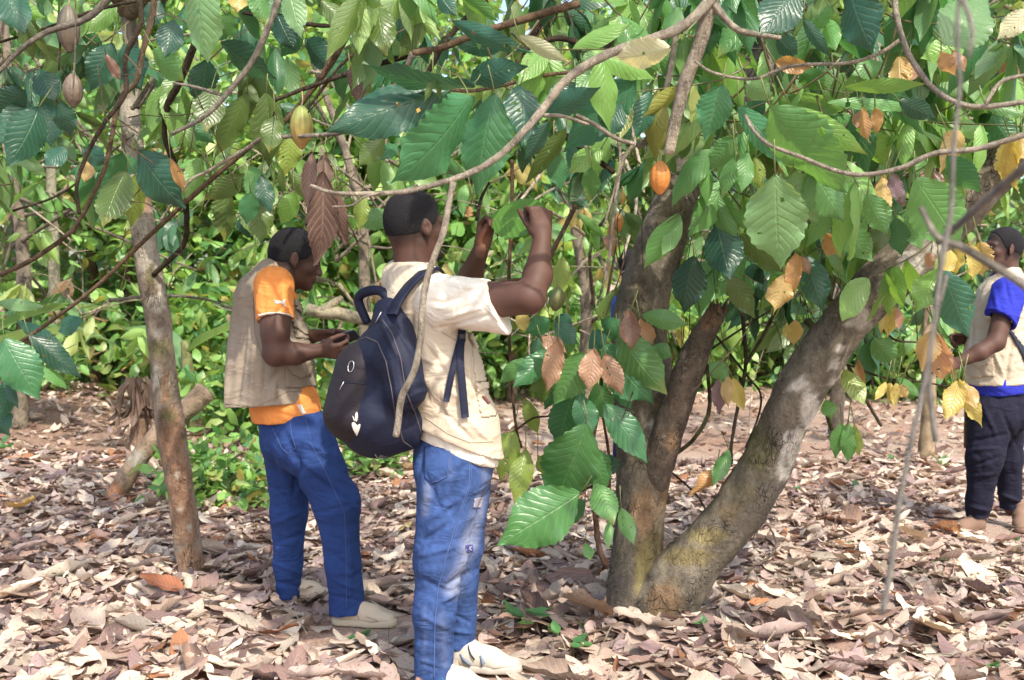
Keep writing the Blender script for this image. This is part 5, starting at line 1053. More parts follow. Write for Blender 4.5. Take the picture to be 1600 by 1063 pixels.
def beard(name, g, ax, s, parent):
    c = g(.05, 0, -.08); S = SDF(c - .11, c + .11, .0038)
    S.ell(g(.034, 0, -.082), s * A(.058, .050, .036), .015, ax); S.ell(g(.078, 0, -.104), s * A(.025, .028, .022), .015, ax)
    S.cap(g(.094, -.022, -.046), g(.094, .022, -.046), .008, .008, .006)
    f, l, up = ax
    S.cut(g(.0, 0, -.075), unit(-f + up * .2)); S.cut(g(.06, 0, -.072), unit(up + f * -.35), 0, )
    V, F = S.mesh(); V = relax(V, F, 2); V = V + vnormals(V, F) * (snoise(V, 5, 70, 2) * .0012)[:, None]
    return mk(name, V, F, MAT_HAIR, parent)
MAT_EYE = plain('eye_white', (.55, .50, .46), .25)
MAT_IRIS = plain('iris', (.012, .008, .006), .15)
def eyes(g, ax, s, parent):
    for y in (-1, 1):
        S = SDF(g(.0745, y * .031, .004) - .02, g(.0745, y * .031, .004) + .02, .0022)
        S.ell(g(.0765, y * .031, .0035), s * A(.0115, .0115, .0072), .001, ax); V, F = S.mesh()
        e = mk('eye', V, F, MAT_EYE, parent)
        S = SDF(g(.084, y * .031, .004) - .014, g(.084, y * .031, .004) + .014, .0016)
        S.ell(g(.0845, y * .030, .0035), s * A(.0042, .0055, .0055), 0, ax); V, F = S.mesh()
        mk('iris', V, F, MAT_IRIS, e)
def hand(S, wr, d, n, t, curls, thumb=(.5, .7, .4, .3), s=1.0, spread=.16, wr_r=.026):
    """d: wrist to knuckles, n: out of the palm, t: thumb side; curls: 4 x (mcp,pip,dip) degrees"""
    d = unit(d); n = unit(n - d * (n @ d)); t = unit(t - d * (t @ d) - n * (t @ n))
    kn = []
    for i, (o, L) in enumerate(((.030, .088), (.010, .090), (-.010, .085), (-.029, .076))):
        k = wr + s * (d * L + t * o); kn.append(k)
        S.cap(wr + s * (d * .012 + t * o * .55), k, s * .0145, s * .0115, .012, n, .95)
    S.cap(wr - d * .02, wr + d * s * .03, wr_r * .95, s * .024, .012, n, .72)
    S.ell(wr + s * (d * .038 + t * .024 + n * .010), s * A(.026, .014, .012), .012, (d, t, n))     # thumb pad
    S.ell(wr + s * (d * .036 - t * .022 + n * .008), s * A(.028, .012, .010), .012, (d, t, n))     # heel of the hand
    for i, (k, cu) in enumerate(zip(kn, curls)):
        sc = s * (.95, 1.05, .98, .78)[i]; a = 0; p = k
        dd = unit(d + t * spread * (1.5 - i) * .5)
        for j, (ln, r0, r1) in enumerate(((.044, .0098, .0088), (.027, .0088, .0080), (.021, .0080, .0066))):
            a += R(cu[j]); q = p + sc * ln * (dd * math.cos(a) + n * math.sin(a))
            S.cap(p, q, s * r0 * (1 if i < 3 else .88), s * r1 * (1 if i < 3 else .88), .0022 if j else .006); p = q
    a, b, c, bend = thumb
    p = wr + s * (d * .022 + t * .026 + n * .006); dd = unit(d * a + t * b + n * c)
    for j, (ln, r0, r1) in enumerate(((.042, .0145, .0115), (.032, .0112, .0100), (.025, .0100, .0080))):
        q = p + s * ln * dd; S.cap(p, q, s * r0, s * r1, .006 if j == 0 else .003); p = q
        dd = unit(dd + bend * (d * .6 - t * .9 + n * .25))
    return kn
def shoe(name, heel, d, L, parent, upc, solec, up=A(0, 0, 1), lace=None, boot=False, extra=None):
    d = unit(d); up = unit(up - d * (up @ d)); l = np.cross(up, d); ax = (d, l, up)
    def g(x, y, z): return heel + d * x * L + l * y * L + up * z * L
    lo = heel - .34; hi = heel + .34
    S = SDF(lo, hi, .005)
    S.cap(g(.13, 0, .17), g(.55, 0, .14), L * .135, L * .15, .03, up, 1.05)
    S.cap(g(.62, .0, .125), g(.80, -.01, .105), L * .155, L * .125, .03, up, .72)
    S.cap(g(.20, 0, .25), g(.16, 0, .46 if boot else .36), L * .135, L * .14, .03)
    S.cap(g(.26, 0, .30), g(.56, 0, .19), L * .10, L * .09, .03)
    S.cut(g(0, 0, .085), -up)
    if not boot: S.cap(g(.17, 0, .36), g(.14, 0, .60), L * .105, L * .12, .008, mode='-')
    V, F = S.mesh(); V = relax(V, F, 2); V = V + vnormals(V, F) * (snoise(V, 8, 14, 2) * .0012)[:, None]
    o = mk(name, V, F, upc, parent)
    S = SDF(lo, hi, .005)
    S.cap(g(.12, 0, .05), g(.50, 0, .05), L * .135, L * .145, .02); S.cap(g(.55, 0, .05), g(.82, -.01, .05), L * .158, L * .135, .02)
    S.cut(g(0, 0, .105), up); S.cut(g(0, 0, .0), -up)
    V, F = S.mesh(); V = relax(V, F, 1); mk('sole', V, F, solec, o)
    if lace is not None:
        b = Buf()
        for i in range(5):
            x = .30 + .065 * i; z = .385 - .042 * i
            pts = [g(x, -.085, z - .055), g(x + .012, -.03, z), g(x + .012, .03, z), g(x, .085, z - .055)]
            b.add(*tube(pts, [.0032] * 4, 5, .01))
        b.add(*tube([g(.28, -.02, .40), g(.26, -.12, .36), g(.30, -.17, .27), g(.35, -.17, .20)], [.003] * 4, 5, .01))
        b.build('shoelace', lace, o)
    return o, g
def rim_color(V, fn):
    c = np.array(fn(V)); return c
def body_mesh(S, parent_tag, palm=None, scalp=None):
    V, F = S.mesh(); V = relax(V, F, 2); c = np.tile(SKIN, (len(V), 1)) * (1 + .18 * snoise(V, 2, 9, 3))[:, None]
    if scalp is not None:      # stubble shading of the close cut at nape and temples
        g, ax, s = scalp; q = (V - g(0, 0, 0)) @ np.array(ax).T / s; up_ = q[:, 2] + .060 - np.clip(q[:, 0] + .02, 0, 1) * .85; m = 1 / (1 + np.exp(-(up_ + .006 * snoise(V, 6, 90, 2)) * 75))
        m = m * (q[:, 2] < .2) * (q[:, 2] > -.08) * (np.abs(q[:, 1]) < .12) * (np.abs(q[:, 0]) < .14) * (1 - np.exp(-((q[:, 0] + .004) ** 2 + (q[:, 2] + .008) ** 2) / .0011) * (np.abs(q[:, 1]) > .074)); m = m[:, None] * .82; c = c * (1 - m) + A(.016, .013, .013) * m
    if palm:
        for p, r, col in palm:
            w_ = np.exp(-(np.linalg.norm(V - p, axis=1) / r) ** 2)[:, None]; c = c * (1 - w_) + np.asarray(col) * w_
    o = mk('person', V, F, MAT_SKIN, None, colr=c, origin=(V[:, 0].mean(), V[:, 1].mean(), V[:, 2].min()))
    tag(o, *parent_tag); return o
def garment(S, name, mat, parent, colr, seg=(), it=3, wr=.0, wf=7, seed=1, post=None):
    V, F = S.mesh(); V = relax(V, F, it)
    if wr: V = V + vnormals(V, F) * (np.abs(snoise(V * A(1, 1, .6), seed, wf, 2)) * wr - wr * .4)[:, None]
    if seg: V = creases(V, F, [(a, b_, c, d, w_ * .8, h_ * 1.5) for a, b_, c, d, w_, h_ in seg])
    c = colr(V) if callable(colr) else np.tile(np.asarray(colr, float), (len(V), 1))
    return mk(name, V, F, mat, parent, colr=c)
# colours (linear albedo)
TAN = (.275, .225, .17); CREAM = (.76, .70, .58); ORANGE = (.78, .285, .075); DENIM = (.023, .052, .175); DENIM2 = (.036, .072, .195)
NAVY = (.012, .015, .034); KHAKI2 = (.53, .45, .34); ROYAL = (.028, .038, .38)
MAT_PACK = fabric('pack_nylon', 700, .25, .62, foldscale=5)
MAT_WHITE = plain('white_rubber', (.46, .42, .36), .7, bump=60)
MAT_SHOE = plain('shoe_leather', (.50, .45, .37), .65, bump=90)
MAT_SHOE2 = plain('suede', (.52, .42, .31), .85, bump=140)
MAT_SOLE = plain('sole_rubber', (.50, .42, .30), .8, bump=80)
MAT_BOOT = plain('boot_leather', (.19, .115, .08), .8, bump=120)
MAT_LACE = plain('dark_lace', (.02, .03, .05), .8)
MAT_METAL = plain('metal', (.65, .64, .62), .3, 1.0)
MAT_BLACK = plain('black_plastic', (.012, .014, .03), .3)
MAT_GLASS = plain('phone_glass', (.02, .03, .06), .12)
MAT_PRINT = plain('white_print', (.74, .68, .60), .6)
MAT_THREAD = plain('pale_thread', (.06, .10, .24), .9)

# ================================================================= left man (orange shirt, khaki vest, phone)
def left_man():
    D = 4.62; H = .0055; ppm = FPX / D
    def J(x, y, dd=0.): return P(x, y, D + dd)
    r = lambda px: px / ppm
    f = unit(A(.96, .28, 0)); s = unit(A(.28, -.96, 0)); up = A(0, 0, 1)     # s: his right = towards the camera
    lo = J(330, 1010, -.45); hi = J(640, 340, .5); lo[2] = -.02
    S = SDF(lo, hi, H)
    hc = J(463, 404); hf = unit(A(.90, .20, -.36)); hu = unit(A(.30, .06, .95))
    g, ax, hs = head(S, hc, hf, hu, 1.04, neck=(J(432, 440), .062, .072))
    sh = J(428, 442, -.19); el = J(431, 552, -.25); wr = J(496, 548, -.22)
    S.cap(J(425, 450, .15), sh + s * -.02, .06, .06, .04)
    S.cap(J(425, 455), J(432, 620), .09, .095, .03, s, 1.3)
    S.cap(sh, el, .062, .052, .03); S.cap(sh + A(.01, 0, -.1), el + A(-.0, 0, .08), .058, .050, .03)
    S.cap(el, J(462, 553, -.23), .049, .044, .02); S.cap(J(462, 553, -.23), wr, .044, .030, .02, up, .95)
    kn = hand(S, wr, unit(A(.95, .10, -.04)), unit(A(.15, .75, .45)), unit(A(.1, -.35, .95)),
              [(42, 40, 20), (48, 45, 20), (52, 48, 20), (55, 50, 20)], thumb=(.75, .45, .35, .25), s=.98)
    shl = J(424, 445, .19); ell = J(448, 548, .22); wrl = J(493, 524, -.02)
    S.cap(shl, ell, .058, .046, .02); S.cap(ell, wrl, .043, .028, .02)
    hand(S, wrl, unit(A(.95, -.15, .05)), unit(A(-.10, -.55, -.80)), unit(A(.2, -.80, .55)),
         [(8, 14, 8), (22, 30, 15), (30, 35, 20), (38, 40, 20)], thumb=(.8, .5, .25, .15), s=.95)
    hipn, knn, ann = J(455, 665, -.09), J(530, 800, -.12), J(541, 955, -.10)
    hipf, knf, anf = J(452, 665, .09), J(452, 800, .14), J(452, 925, .20)
    S.cap(J(432, 620), J(452, 665), .11, .11, .03, s, 1.2)
    for a, b, c in ((hipn, knn, ann), (hipf, knf, anf)):
        S.cap(a, b, .075, .05, .03); S.cap(b, c, .05, .04, .02)
    pl = J(505, 520, -.05)
    o = body_mesh(S, scalp=(g, ax, hs), parent_tag=('man in khaki vest over orange shirt looking down at his phone', 'person', 'men working in the plantation'),
                  palm=[(J(505, 528, -.02), .05, (.15, .07, .045))])
    hair('hair', g, ax, hs, o, brow=.058, temple=.06); eyes(g, ax, hs, o)
    # shirt: orange, ribbed white cuff
    T = SDF(J(330, 740, -.45), J(560, 380, .45), .006)
    T.cap(J(432, 436), J(420, 470), .078, .1, .03, s, 1.35)
    T.cap(J(420, 470), J(430, 560), .12, .135, .04, s, 1.3); T.cap(J(430, 560), J(446, 640), .140, .139, .04, s, 1.22)
    T.cap(J(446, 640), J(449, 668), .139, .132, .04, s, 1.2)
    cu = J(430, 503, -.232)
    for (a0, c0) in ((sh, cu),):
        T.cap(a0 + A(.0, 0, -.01), c0 + A(0, 0, -.03), .080, .073, .05, f, 1.02)
    T.cap(shl, ell + A(-.03, 0, .14), .082, .080, .05)
    ud = unit(cu - sh)
    T.cut(cu + A(0, 0, .012), unit(ud + A(.06, -.1, 0)), 0, lo=J(385, 540, -.42), hi=J(470, 470, -.155))
    T.cap(el, sh + A(0, 0, -.12), .058, .063, .004, mode='-')
    T.cut(J(440, 656), unit(A(.07, 0, -1)), .004)
    T.ell(hc + A(0, 0, -.02), (.09, .09, .13), .01, mode='-')
    shirt = garment(T, 'shirt', MAT_CLOTH, o, ORANGE, wr=.004, wf=5,
                    seg=[(408, 440, 415, 500, 6, -.004), (440, 425, 446, 480, 7, .004), (425, 500, 450, 470, 5, -.003), (412, 640, 470, 655, 4, -.004)])
    cuff = []
    for (y0, y1, nm) in ((496.5, 498.8, 'stripe'), (490.3, 492, 'stripe')):
        decal(nm, shirt, [(404, y0 + 1.5), (420, y0 - 2), (438, y0 - 2.2), (452, y0 + 1), (458, y0 + 4), (458, y1 + 4.6), (452, y1 + 1.5), (438, y1 - 1.5), (420, y1 - 1), (404, y1 + 2.5)], MAT_PRINT, shirt, res=1.0)
    decal('side_stripe', shirt, [(464, 633), (470, 632), (478, 646), (472, 648)], MAT_PRINT, shirt, res=1.2)
    # leaping cat mark on the sleeve
    decal('emblem', shirt, [(428, 468), (431, 470), (436, 470), (440, 471), (444, 468.5), (446, 467.5), (445, 471), (444.5, 475), (447, 480), (445.5, 480), (442, 476), (438, 474.5), (434, 475), (430.5, 474.2), (428.6, 472.5), (431, 472), (428.3, 469.5)], MAT_PRINT, shirt, res=.75)
    # vest
    W = SDF(J(315, 760, -.5), J(540, 380, .5), .006)
    W.cap(J(425, 432), J(416, 470), .082, .110, .03, s, 1.5)
    W.cap(J(416, 470), J(424, 560), .134, .168, .04, s, 1.18)
    W.cap(J(424, 560), J(419, 632), .176, .208, .04, s, 1.05); W.cap(J(419, 632), J(416, 700), .21, .22, .02, s, 1.03)
    W.cap(sh + A(0, 0, 0), cu, .086, .084, .0, f, 1.02, mode='-'); W.cap(sh + s * .08, cu + s * .06, .088, .09, .006, f, 1.0, mode='-')
    W.cap(shl, ell, .085, .07, .01, mode='-')
    W.ell(hc + A(.0, 0, -.04), (.095, .105, .135), .01, mode='-')
    W.cut(J(420, 632, 0), unit(A(.06, -.05, -1)), .004)
    # hollow it from below so that it hangs like cloth
    W.cap(J(424, 600), J(419, 632), .158, .196, .01, s, 1.05, mode='-'); W.cap(J(419, 632), J(416, 700), .198, .21, .01, s, 1.03, mode='-')
    def vc(V):
        c = np.tile(A(*TAN), (len(V), 1)); return c
    vest = garment(W, 'vest', MAT_CLOTH, o, vc, wr=.007, wf=3.5, seed=4,
                   seg=[(368, 470, 352, 630, 5, .010), (385, 500, 370, 638, 5, -.008), (398, 520, 392, 635, 6, .007), (415, 560, 410, 640, 5, -.007),
                        (430, 590, 428, 630, 5, .006), (380, 430, 372, 500, 6, .006), (460, 480, 470, 540, 4, -.005), (462, 520, 490, 545, 4, .005), (440, 575, 420, 600, 5, -.006), (478, 560, 488, 610, 4, -.004)])
    decal('pocket', vest, [(446, 570), (497, 565), (500, 604), (446, 606)], MAT_CLOTH, vest, lift=.007, colr=A(*TAN) * .97, thick=.009)
    decal('pocket_flap', vest, [(447, 566), (482, 563), (484, 580), (478, 588), (466, 590), (455, 585), (449, 575)], MAT_CLOTH, vest, lift=.016, colr=A(*TAN) * 1.02, thick=.012)
    decal('pocket', vest, [(455, 500), (480, 495), (487, 530), (462, 528)], MAT_CLOTH, vest, lift=.006, colr=A(*TAN) * .97, thick=.008)
    decal('pocket_flap', vest, [(455, 500), (482, 508), (486, 522), (476, 524), (458, 512)], MAT_CLOTH, vest, lift=.013, colr=A(*TAN) * 1.02, thick=.01)
    decal('pocket_flap', vest, [(460, 470), (470, 478), (481, 490), (476, 494), (462, 484)], MAT_CLOTH, vest, lift=.010, colr=A(*TAN) * 1.02, thick=.01)
    cord('seam', vest, [(402, 425), (396, 470), (398, 520), (410, 560)], .0016, MAT_CLOTH, vest, colr=A(*TAN) * .7)
    cord('hem_seam', vest, [(352, 631), (400, 636), (450, 612), (496, 612)], .0016, MAT_CLOTH, vest, colr=A(*TAN) * .75)
    # jeans
    K = SDF(J(370, 1010, -.4), J(620, 595, .5), .006); K.lo[2] = K.lo[2]
    K.cap(J(446, 640), J(462, 680), .128, .150, .03, s, 1.15)
    K.cap(J(478, 690, -.09), J(526, 785, -.12), .124, .096, .05, f, .97); K.cap(J(526, 785, -.12), J(536, 880, -.11), .093, .073, .03)
    K.cap(J(536, 880, -.11), J(543, 958, -.10), .071, .077, .02, f, 1.0)
    K.cap(J(450, 690, .09), J(452, 800, .15), .112, .080, .05); K.cap(J(452, 800, .15), J(450, 880, .18), .078, .066, .03)
    K.cap(J(450, 880, .18), J(451, 930, .20), .062, .058, .02)
    K.cut(J(447, 645), unit(A(-.08, 0, 1)), .0); K.cut(J(541, 957, -.1), A(.1, 0, -1), .003, lo=J(500, 1010, -.4), hi=J(620, 900, .05))
    K.cut(J(451, 934, .2), A(0, 0, -1), .003, lo=J(370, 1010, .05), hi=J(500, 900, .5))
    def dc(V):
        c = np.tile(A(*DENIM), (len(V), 1)); n = snoise(V, 12, 3, 3)[:, None]; return c * (1 + .22 * n)
    segs = [(440, 668, 470, 735, 7, -.008), (475, 690, 535, 720, 5, .006), (485, 705, 548, 745, 5, -.006), (470, 720, 540, 770, 5, .006), (490, 745, 560, 790, 4, -.006), (510, 740, 562, 765, 4, .006),
            (530, 775, 562, 800, 4, .005), (500, 800, 545, 790, 4, -.004), (515, 860, 560, 900, 5, -.004), (520, 905, 565, 925, 4, .005), (515, 930, 566, 940, 3, -.005), (425, 760, 470, 800, 5, -.005),
            (425, 820, 470, 800, 5, .006), (428, 850, 474, 835, 5, -.005), (430, 880, 476, 900, 4, .005), (430, 910, 474, 918, 4, -.005), (545, 830, 548, 935, 5, .005), (420, 700, 440, 760, 6, -.006), (458, 775, 470, 700, 6, -.010)]
    je = garment(K, 'trousers', MAT_DENIM, o, dc, segs, wr=.007, wf=4, seed=9)
    je['label'] = 'plain dark blue jeans'
    cord('pocket_seam', je, [(453, 660), (456, 680), (462, 700), (450, 710), (440, 700), (425, 668)], .0018, MAT_THREAD, je)
    cord('pocket_seam', je, [(478, 655), (482, 672), (486, 690)], .0015, MAT_THREAD, je)
    cord('side_seam', je, [(484, 690), (510, 740), (538, 800), (541, 870), (541, 950)], .0015, MAT_THREAD, je)
    # shoes
    hl = J(520, 985, -.10); hl[2] = .0
    s1, _g = shoe('shoe', hl, A(.96, -.12, .0), .29, o, MAT_SHOE2, MAT_SOLE, lace=MAT_BOOT)
    cord('seam', s1, [(557, 958), (561, 968), (566, 978), (572, 986)], .0016, MAT_BOOT, s1); cord('seam', s1, [(572, 964), (586, 968), (596, 976), (598, 984)], .0014, MAT_BOOT, s1)
    hl = J(432, 955, .2); hl[2] = .0
    shoe('shoe', hl, A(.96, .2, .0), .28, o, MAT_SHOE2, MAT_SOLE, lace=MAT_WHITE)
    # phone
    c = J(533, 531, -.12); ax = (unit(A(.93, -.1, .34)), unit(A(.3, .8, -.5)), None); a0 = ax[0]; a1 = unit(ax[1] - a0 * (a0 @ ax[1])); a2 = np.cross(a0, a1)
    S2 = SDF(c - .11, c + .11, .0025); S2.box(c, (.075, .037, .0055), .005, 0, (a0, a1, a2)); V, F = S2.mesh()
    ph = mk('phone', V, F, MAT_BLACK, None, origin=c); tag(ph, 'dark smartphone held up in the hands of the man in orange', 'phone')
    if a2[2] < 0: a2 = -a2
    q = [c + a2 * .0068 + a0 * x * .070 + a1 * y * .033 for x, y in ((-1, -1), (1, -1), (1, 1), (-1, 1))]
    q2 = [v - a2 * .001 for v in q]
    mk('screen', np.array(q + q2), [(0, 1, 2, 3), (7, 6, 5, 4), (0, 4, 5, 1), (1, 5, 6, 2), (2, 6, 7, 3), (3, 7, 4, 0)], plain('phone_screen', (.30, .32, .38), .15), ph, smooth=False)
    return o
# ================================================================= middle man (cream shirt, vest, backpack, holding a leaf)
def middle_man():
    D = 3.86; ppm = FPX / D
    def J(x, y, dd=0.): return P(x, y, D + dd)
    f = unit(A(.87, .50, 0)); s = unit(A(.50, -.87, 0)); up = A(0, 0, 1)
    lo = J(570, 1063, -.5); hi = J(900, 280, .55); lo[2] = -.02
    S = SDF(lo, hi, .005)
    hc = J(650, 352); hf = unit(A(.80, .58, .02)); hu = unit(A(.02, -.02, 1))
    g, ax, hs = head(S, hc, hf, hu, 1.02, neck=(J(648, 440), .060, .068))
    sh, el, wr = J(690, 468, -.15), J(829, 466, -.30), J(847, 372, -.20)
    shl, ell, wrl = J(622, 448, .18), J(726, 462, .30), J(752, 388, .08)
    S.cap(J(640, 450), J(668, 560), .085, .09, .03, s, 1.4); S.cap(J(668, 560), J(705, 700), .09, .10, .03, s, 1.3)
    S.cap(shl, sh, .05, .05, .03)
    S.cap(sh, el, .062, .046, .02); S.cap(sh + (el - sh) * .45 - up * .01, el + A(-.02, 0, .0), .058, .047, .03)
    S.cap(el, J(840, 430, -.25), .046, .047, .02); S.cap(J(840, 430, -.25), wr, .047, .029, .02)
    hand(S, wr, unit(A(-.06, .10, 1)), unit(A(-.35, .93, .1)), unit(A(-.93, -.35, -.05)),
         [(74, 96, 62), (80, 98, 62), (84, 100, 62), (86, 100, 60)], thumb=(.75, .22, .62, .05), s=1.08, wr_r=.029)
    S.cap(shl, ell, .055, .045, .02); S.cap(ell, J(736, 430, .2), .045, .043, .02); S.cap(J(736, 430, .2), wrl, .043, .029, .02)
    hand(S, wrl, unit(A(.22, -.02, 1)), unit(A(.62, -.74, .15)), unit(A(-.72, -.60, .2)),
         [(48, 62, 40), (55, 66, 40), (60, 70, 40), (64, 72, 40)], thumb=(.95, .1, .55, .22), s=.95)
    hipn, knn, ann = J(698, 735, -.09), J(688, 885, -.10), J(678, 1065, -.10)
    hipf, knf, anf = J(722, 735, .09), J(726, 870, .08), J(722, 1010, .13)
    for a, b, c in ((hipn, knn, ann), (hipf, knf, anf)):
        S.cap(a, b, .072, .036, .03); S.cap(b, c, .036, .036, .02)
    o = body_mesh(S, scalp=(g, ax, hs), parent_tag=('man with black backpack raising both hands to hold up a leaf', 'person', 'men working in the plantation'),
                  palm=[(J(762, 372, .04), .035, (.26, .105, .055))])
    hair('hair', g, ax, hs, o, brow=.052, temple=.055); beard('beard', g, ax, hs, o); eyes(g, ax, hs, o)
    # shirt
    T = SDF(J(575, 820, -.5), J(830, 390, .5), .006)
    T.cap(J(646, 440), J(652, 470), .085, .11, .03, s, 1.5)
    T.cap(J(655, 480), J(684, 600), .125, .130, .05, s, 1.28); T.cap(J(684, 600), J(712, 690), .132, .137, .04, s, 1.22); T.cap(J(712, 690), J(716, 720), .137, .137, .03, s, 1.2)
    cuff = J(781, 480, -.245); a0 = J(692, 470, -.155)
    T.cap(a0, cuff + unit(cuff - a0) * .03, .082, .082, .06, up, 1.08)
    T.cap(shl, J(690, 462, .25), .078, .078, .05)
    cn = unit(A(.93, -.30, .40))
    T.cut(cuff, cn, 0, lo=J(738, 560, -.5), hi=J(840, 390, -.02))
    T.cut(J(690, 455, .26), unit(ell - shl), 0, lo=J(680, 520, .12), hi=J(800, 400, .5))
    T.cap(sh + (el - sh) * .5, el, .056, .054, .003, mode='-')
    T.cut(J(712, 702), unit(A(-.40, 0, -1)), .004)
    T.ell(hc + A(-.0, 0, -.03), (.09, .09, .145), .01, mode='-')
    shirt = garment(T, 'shirt', MAT_CLOTH, o, CREAM, wr=.005, wf=5, seed=21,
                    seg=[(680, 480, 745, 450, 4, -.005), (690, 500, 760, 478, 4, .005), (700, 512, 765, 492, 4, -.005), (700, 445, 775, 452, 5, .004), (680, 515, 715, 508, 3, -.005), (672, 470, 690, 472, 3, -.004), (674, 480, 692, 481, 3, .004), (760, 470, 778, 500, 4, .003)])
    # vest
    W = SDF(J(570, 820, -.5), J(820, 390, .5), .006)
    W.cap(J(640, 440), J(650, 475), .093, .124, .03, s, 1.55)
    W.cap(J(652, 482), J(686, 590), .138, .148, .05, s, 1.24); W.cap(J(686, 590), J(708, 668), .149, .155, .04, s, 1.18); W.cap(J(708, 668), J(716, 720), .156, .160, .03, s, 1.15)
    W.cap(J(700, 468, -.17), cuff, .094, .090, .004, up, 1.06, mode='-'); W.cap(J(700, 462, -.22), cuff, .094, .095, .0, up, 1.06, mode='-')
    W.cap(shl + A(.03, 0, 0), J(690, 462, .27), .086, .085, .01, mode='-')
    W.ell(hc + A(.01, 0, -.045), (.098, .098, .155), .01, mode='-')
    W.cut(J(710, 684), unit(A(-.42, 0, -1)), .004)
    W.cap(J(700, 640), J(716, 740), .136, .146, .01, s, 1.16, mode='-')
    vest = garment(W, 'vest', MAT_CLOTH, o, KHAKI2, wr=.007, wf=4, seed=6,
                   seg=[(665, 540, 700, 590, 6, -.008), (660, 560, 690, 570, 5, .008), (690, 600, 705, 670, 5, .007), (680, 630, 740, 690, 5, -.007), (700, 610, 750, 640, 5, .005), (645, 460, 640, 540, 6, -.006),
                        (715, 640, 765, 690, 5, .006), (655, 590, 670, 625, 4, -.009), (752, 520, 770, 650, 4, -.004), (730, 530, 735, 640, 4, .005)])
    kc = A(*KHAKI2)
    decal('pocket', vest, [(736, 520), (752, 520), (760, 596), (742, 596)], MAT_CLOTH, vest, lift=.006, colr=kc * .97, thick=.01)
    decal('pocket_flap', vest, [(730, 512), (752, 512), (757, 535), (750, 546), (740, 545), (732, 530)], MAT_CLOTH, vest, lift=.015, colr=kc * 1.04, thick=.014)
    decal('pocket', vest, [(741, 602), (765, 598), (774, 650), (752, 652)], MAT_CLOTH, vest, lift=.006, colr=kc * .97, thick=.01)
    decal('pocket_flap', vest, [(741, 600), (764, 595), (767, 604), (744, 612)], MAT_CLOTH, vest, lift=.013, colr=kc * 1.04, thick=.012)
    decal('tab', vest, [(750, 620), (753, 619), (762, 631), (760, 633)], plain('dark_tab', (.16, .05, .05), .6), vest, lift=.012, res=1)
    cord('armhole_seam', vest, [(669, 430), (664, 465), (674, 500), (692, 520), (712, 532)], .002, MAT_CLOTH, vest, colr=kc * .72)
    cord('hem_seam', vest, [(664, 652), (700, 678), (735, 692), (770, 690)], .0018, MAT_CLOTH, vest, colr=kc * .72)
    # jeans
    K = SDF(J(600, 1063, -.45), J(830, 670, .5), .006); K = SDF(A(*(list(J(600, 1063, -.45)[:2]) + [.015])), J(830, 610, .5), .006)
    K.cap(J(704, 665), J(706, 725), .120, .138, .03, s, 1.18)
    K.cap(J(702, 745, -.08), J(688, 870, -.09), .112, .091, .05); K.cap(J(688, 870, -.09), J(678, 960, -.10), .088, .073, .04); K.cap(J(678, 960, -.1), J(677, 1085, -.10), .072, .069, .02)
    K.cap(J(722, 745, .08), J(722, 850, .09), .108, .080, .05); K.cap(J(722, 850, .09), J(718, 1010, .13), .072, .058, .03)
    K.cut(J(718, 1012, .13), A(-.12, 0, -1), .003, lo=J(690, 1063, .0), hi=J(800, 900, .5))
    K.cut(J(706, 678), A(.0, 0, 1), 0)
    def dc(V):
        n = snoise(V, 31, 4, 3); p = topix(V); c = np.tile(A(*DENIM2), (len(V), 1)) * (1 + .35 * n + .2 * snoise(V, 35, 30, 2))[:, None]
        def blot(x0, y0, x1, y1, wd):
            a = A(x0, y0); ab = A(x1 - x0, y1 - y0); t = np.clip(((p - a) @ ab) / (ab @ ab), 0, 1)
            return np.exp(-(np.linalg.norm(p - a - t[:, None] * ab, axis=1) / wd) ** 2)
        wv = blot(757, 780, 735, 850, 12) * .75 + blot(735, 850, 714, 920, 13) * .62 + blot(712, 900, 700, 925, 8) * .4 + blot(668, 760, 664, 800, 7) * .45 + blot(757, 720, 762, 760, 8) * .35 + blot(690, 960, 696, 1040, 7) * .16 + blot(664, 950, 664, 1050, 4) * .12 + blot(690, 700, 700, 740, 8) * .18
        wv = np.clip(wv * (1 + .5 * snoise(V, 33, 14, 3)) * (K_near(V)), 0, .95)[:, None]
        return c * (1 - wv) + A(.25, .28, .38) * wv
    def K_near(V): return 1.0 / (1 + np.exp((V[:, 1] - (D + .03)) * 60))
    segs = [(665, 760, 745, 720, 6, -.005), (660, 820, 740, 760, 6, .006), (655, 850, 700, 820, 5, -.007), (652, 870, 710, 855, 5, .006), (700, 915, 730, 895, 5, -.010), (690, 940, 715, 925, 5, .008), (650, 900, 700, 925, 5, -.005),
            (655, 960, 705, 985, 5, .005), (650, 1000, 705, 1010, 5, -.005), (652, 1030, 704, 1045, 4, .005), (706, 960, 740, 975, 4, -.005), (706, 985, 740, 990, 4, .006), (660, 730, 690, 800, 6, -.005), (662, 700, 650, 760, 5, -.006)]
    je = garment(K, 'trousers', MAT_DENIM, o, dc, segs, wr=.007, wf=4, seed=15)
    je['label'] = 'faded blue jeans with worn pale front'
    decal('back_pocket', je, [(664, 700), (704, 697), (700, 745), (686, 752), (672, 755), (664, 745)], MAT_DENIM, je, lift=.004, colr=A(*DENIM2) * 1.1, thick=.006)
    cord('pocket_seam', je, [(703, 699), (699, 744), (685, 752), (672, 755)], .0017, MAT_THREAD, je, lift=.005)
    cord('side_seam', je, [(735, 712), (732, 760), (715, 810), (700, 860), (684, 920), (679, 980), (678, 1060)], .0024, MAT_THREAD, je)
    cord('side_seam', je, [(738, 712), (735, 760), (718, 812), (703, 862)], .0014, MAT_THREAD, je)
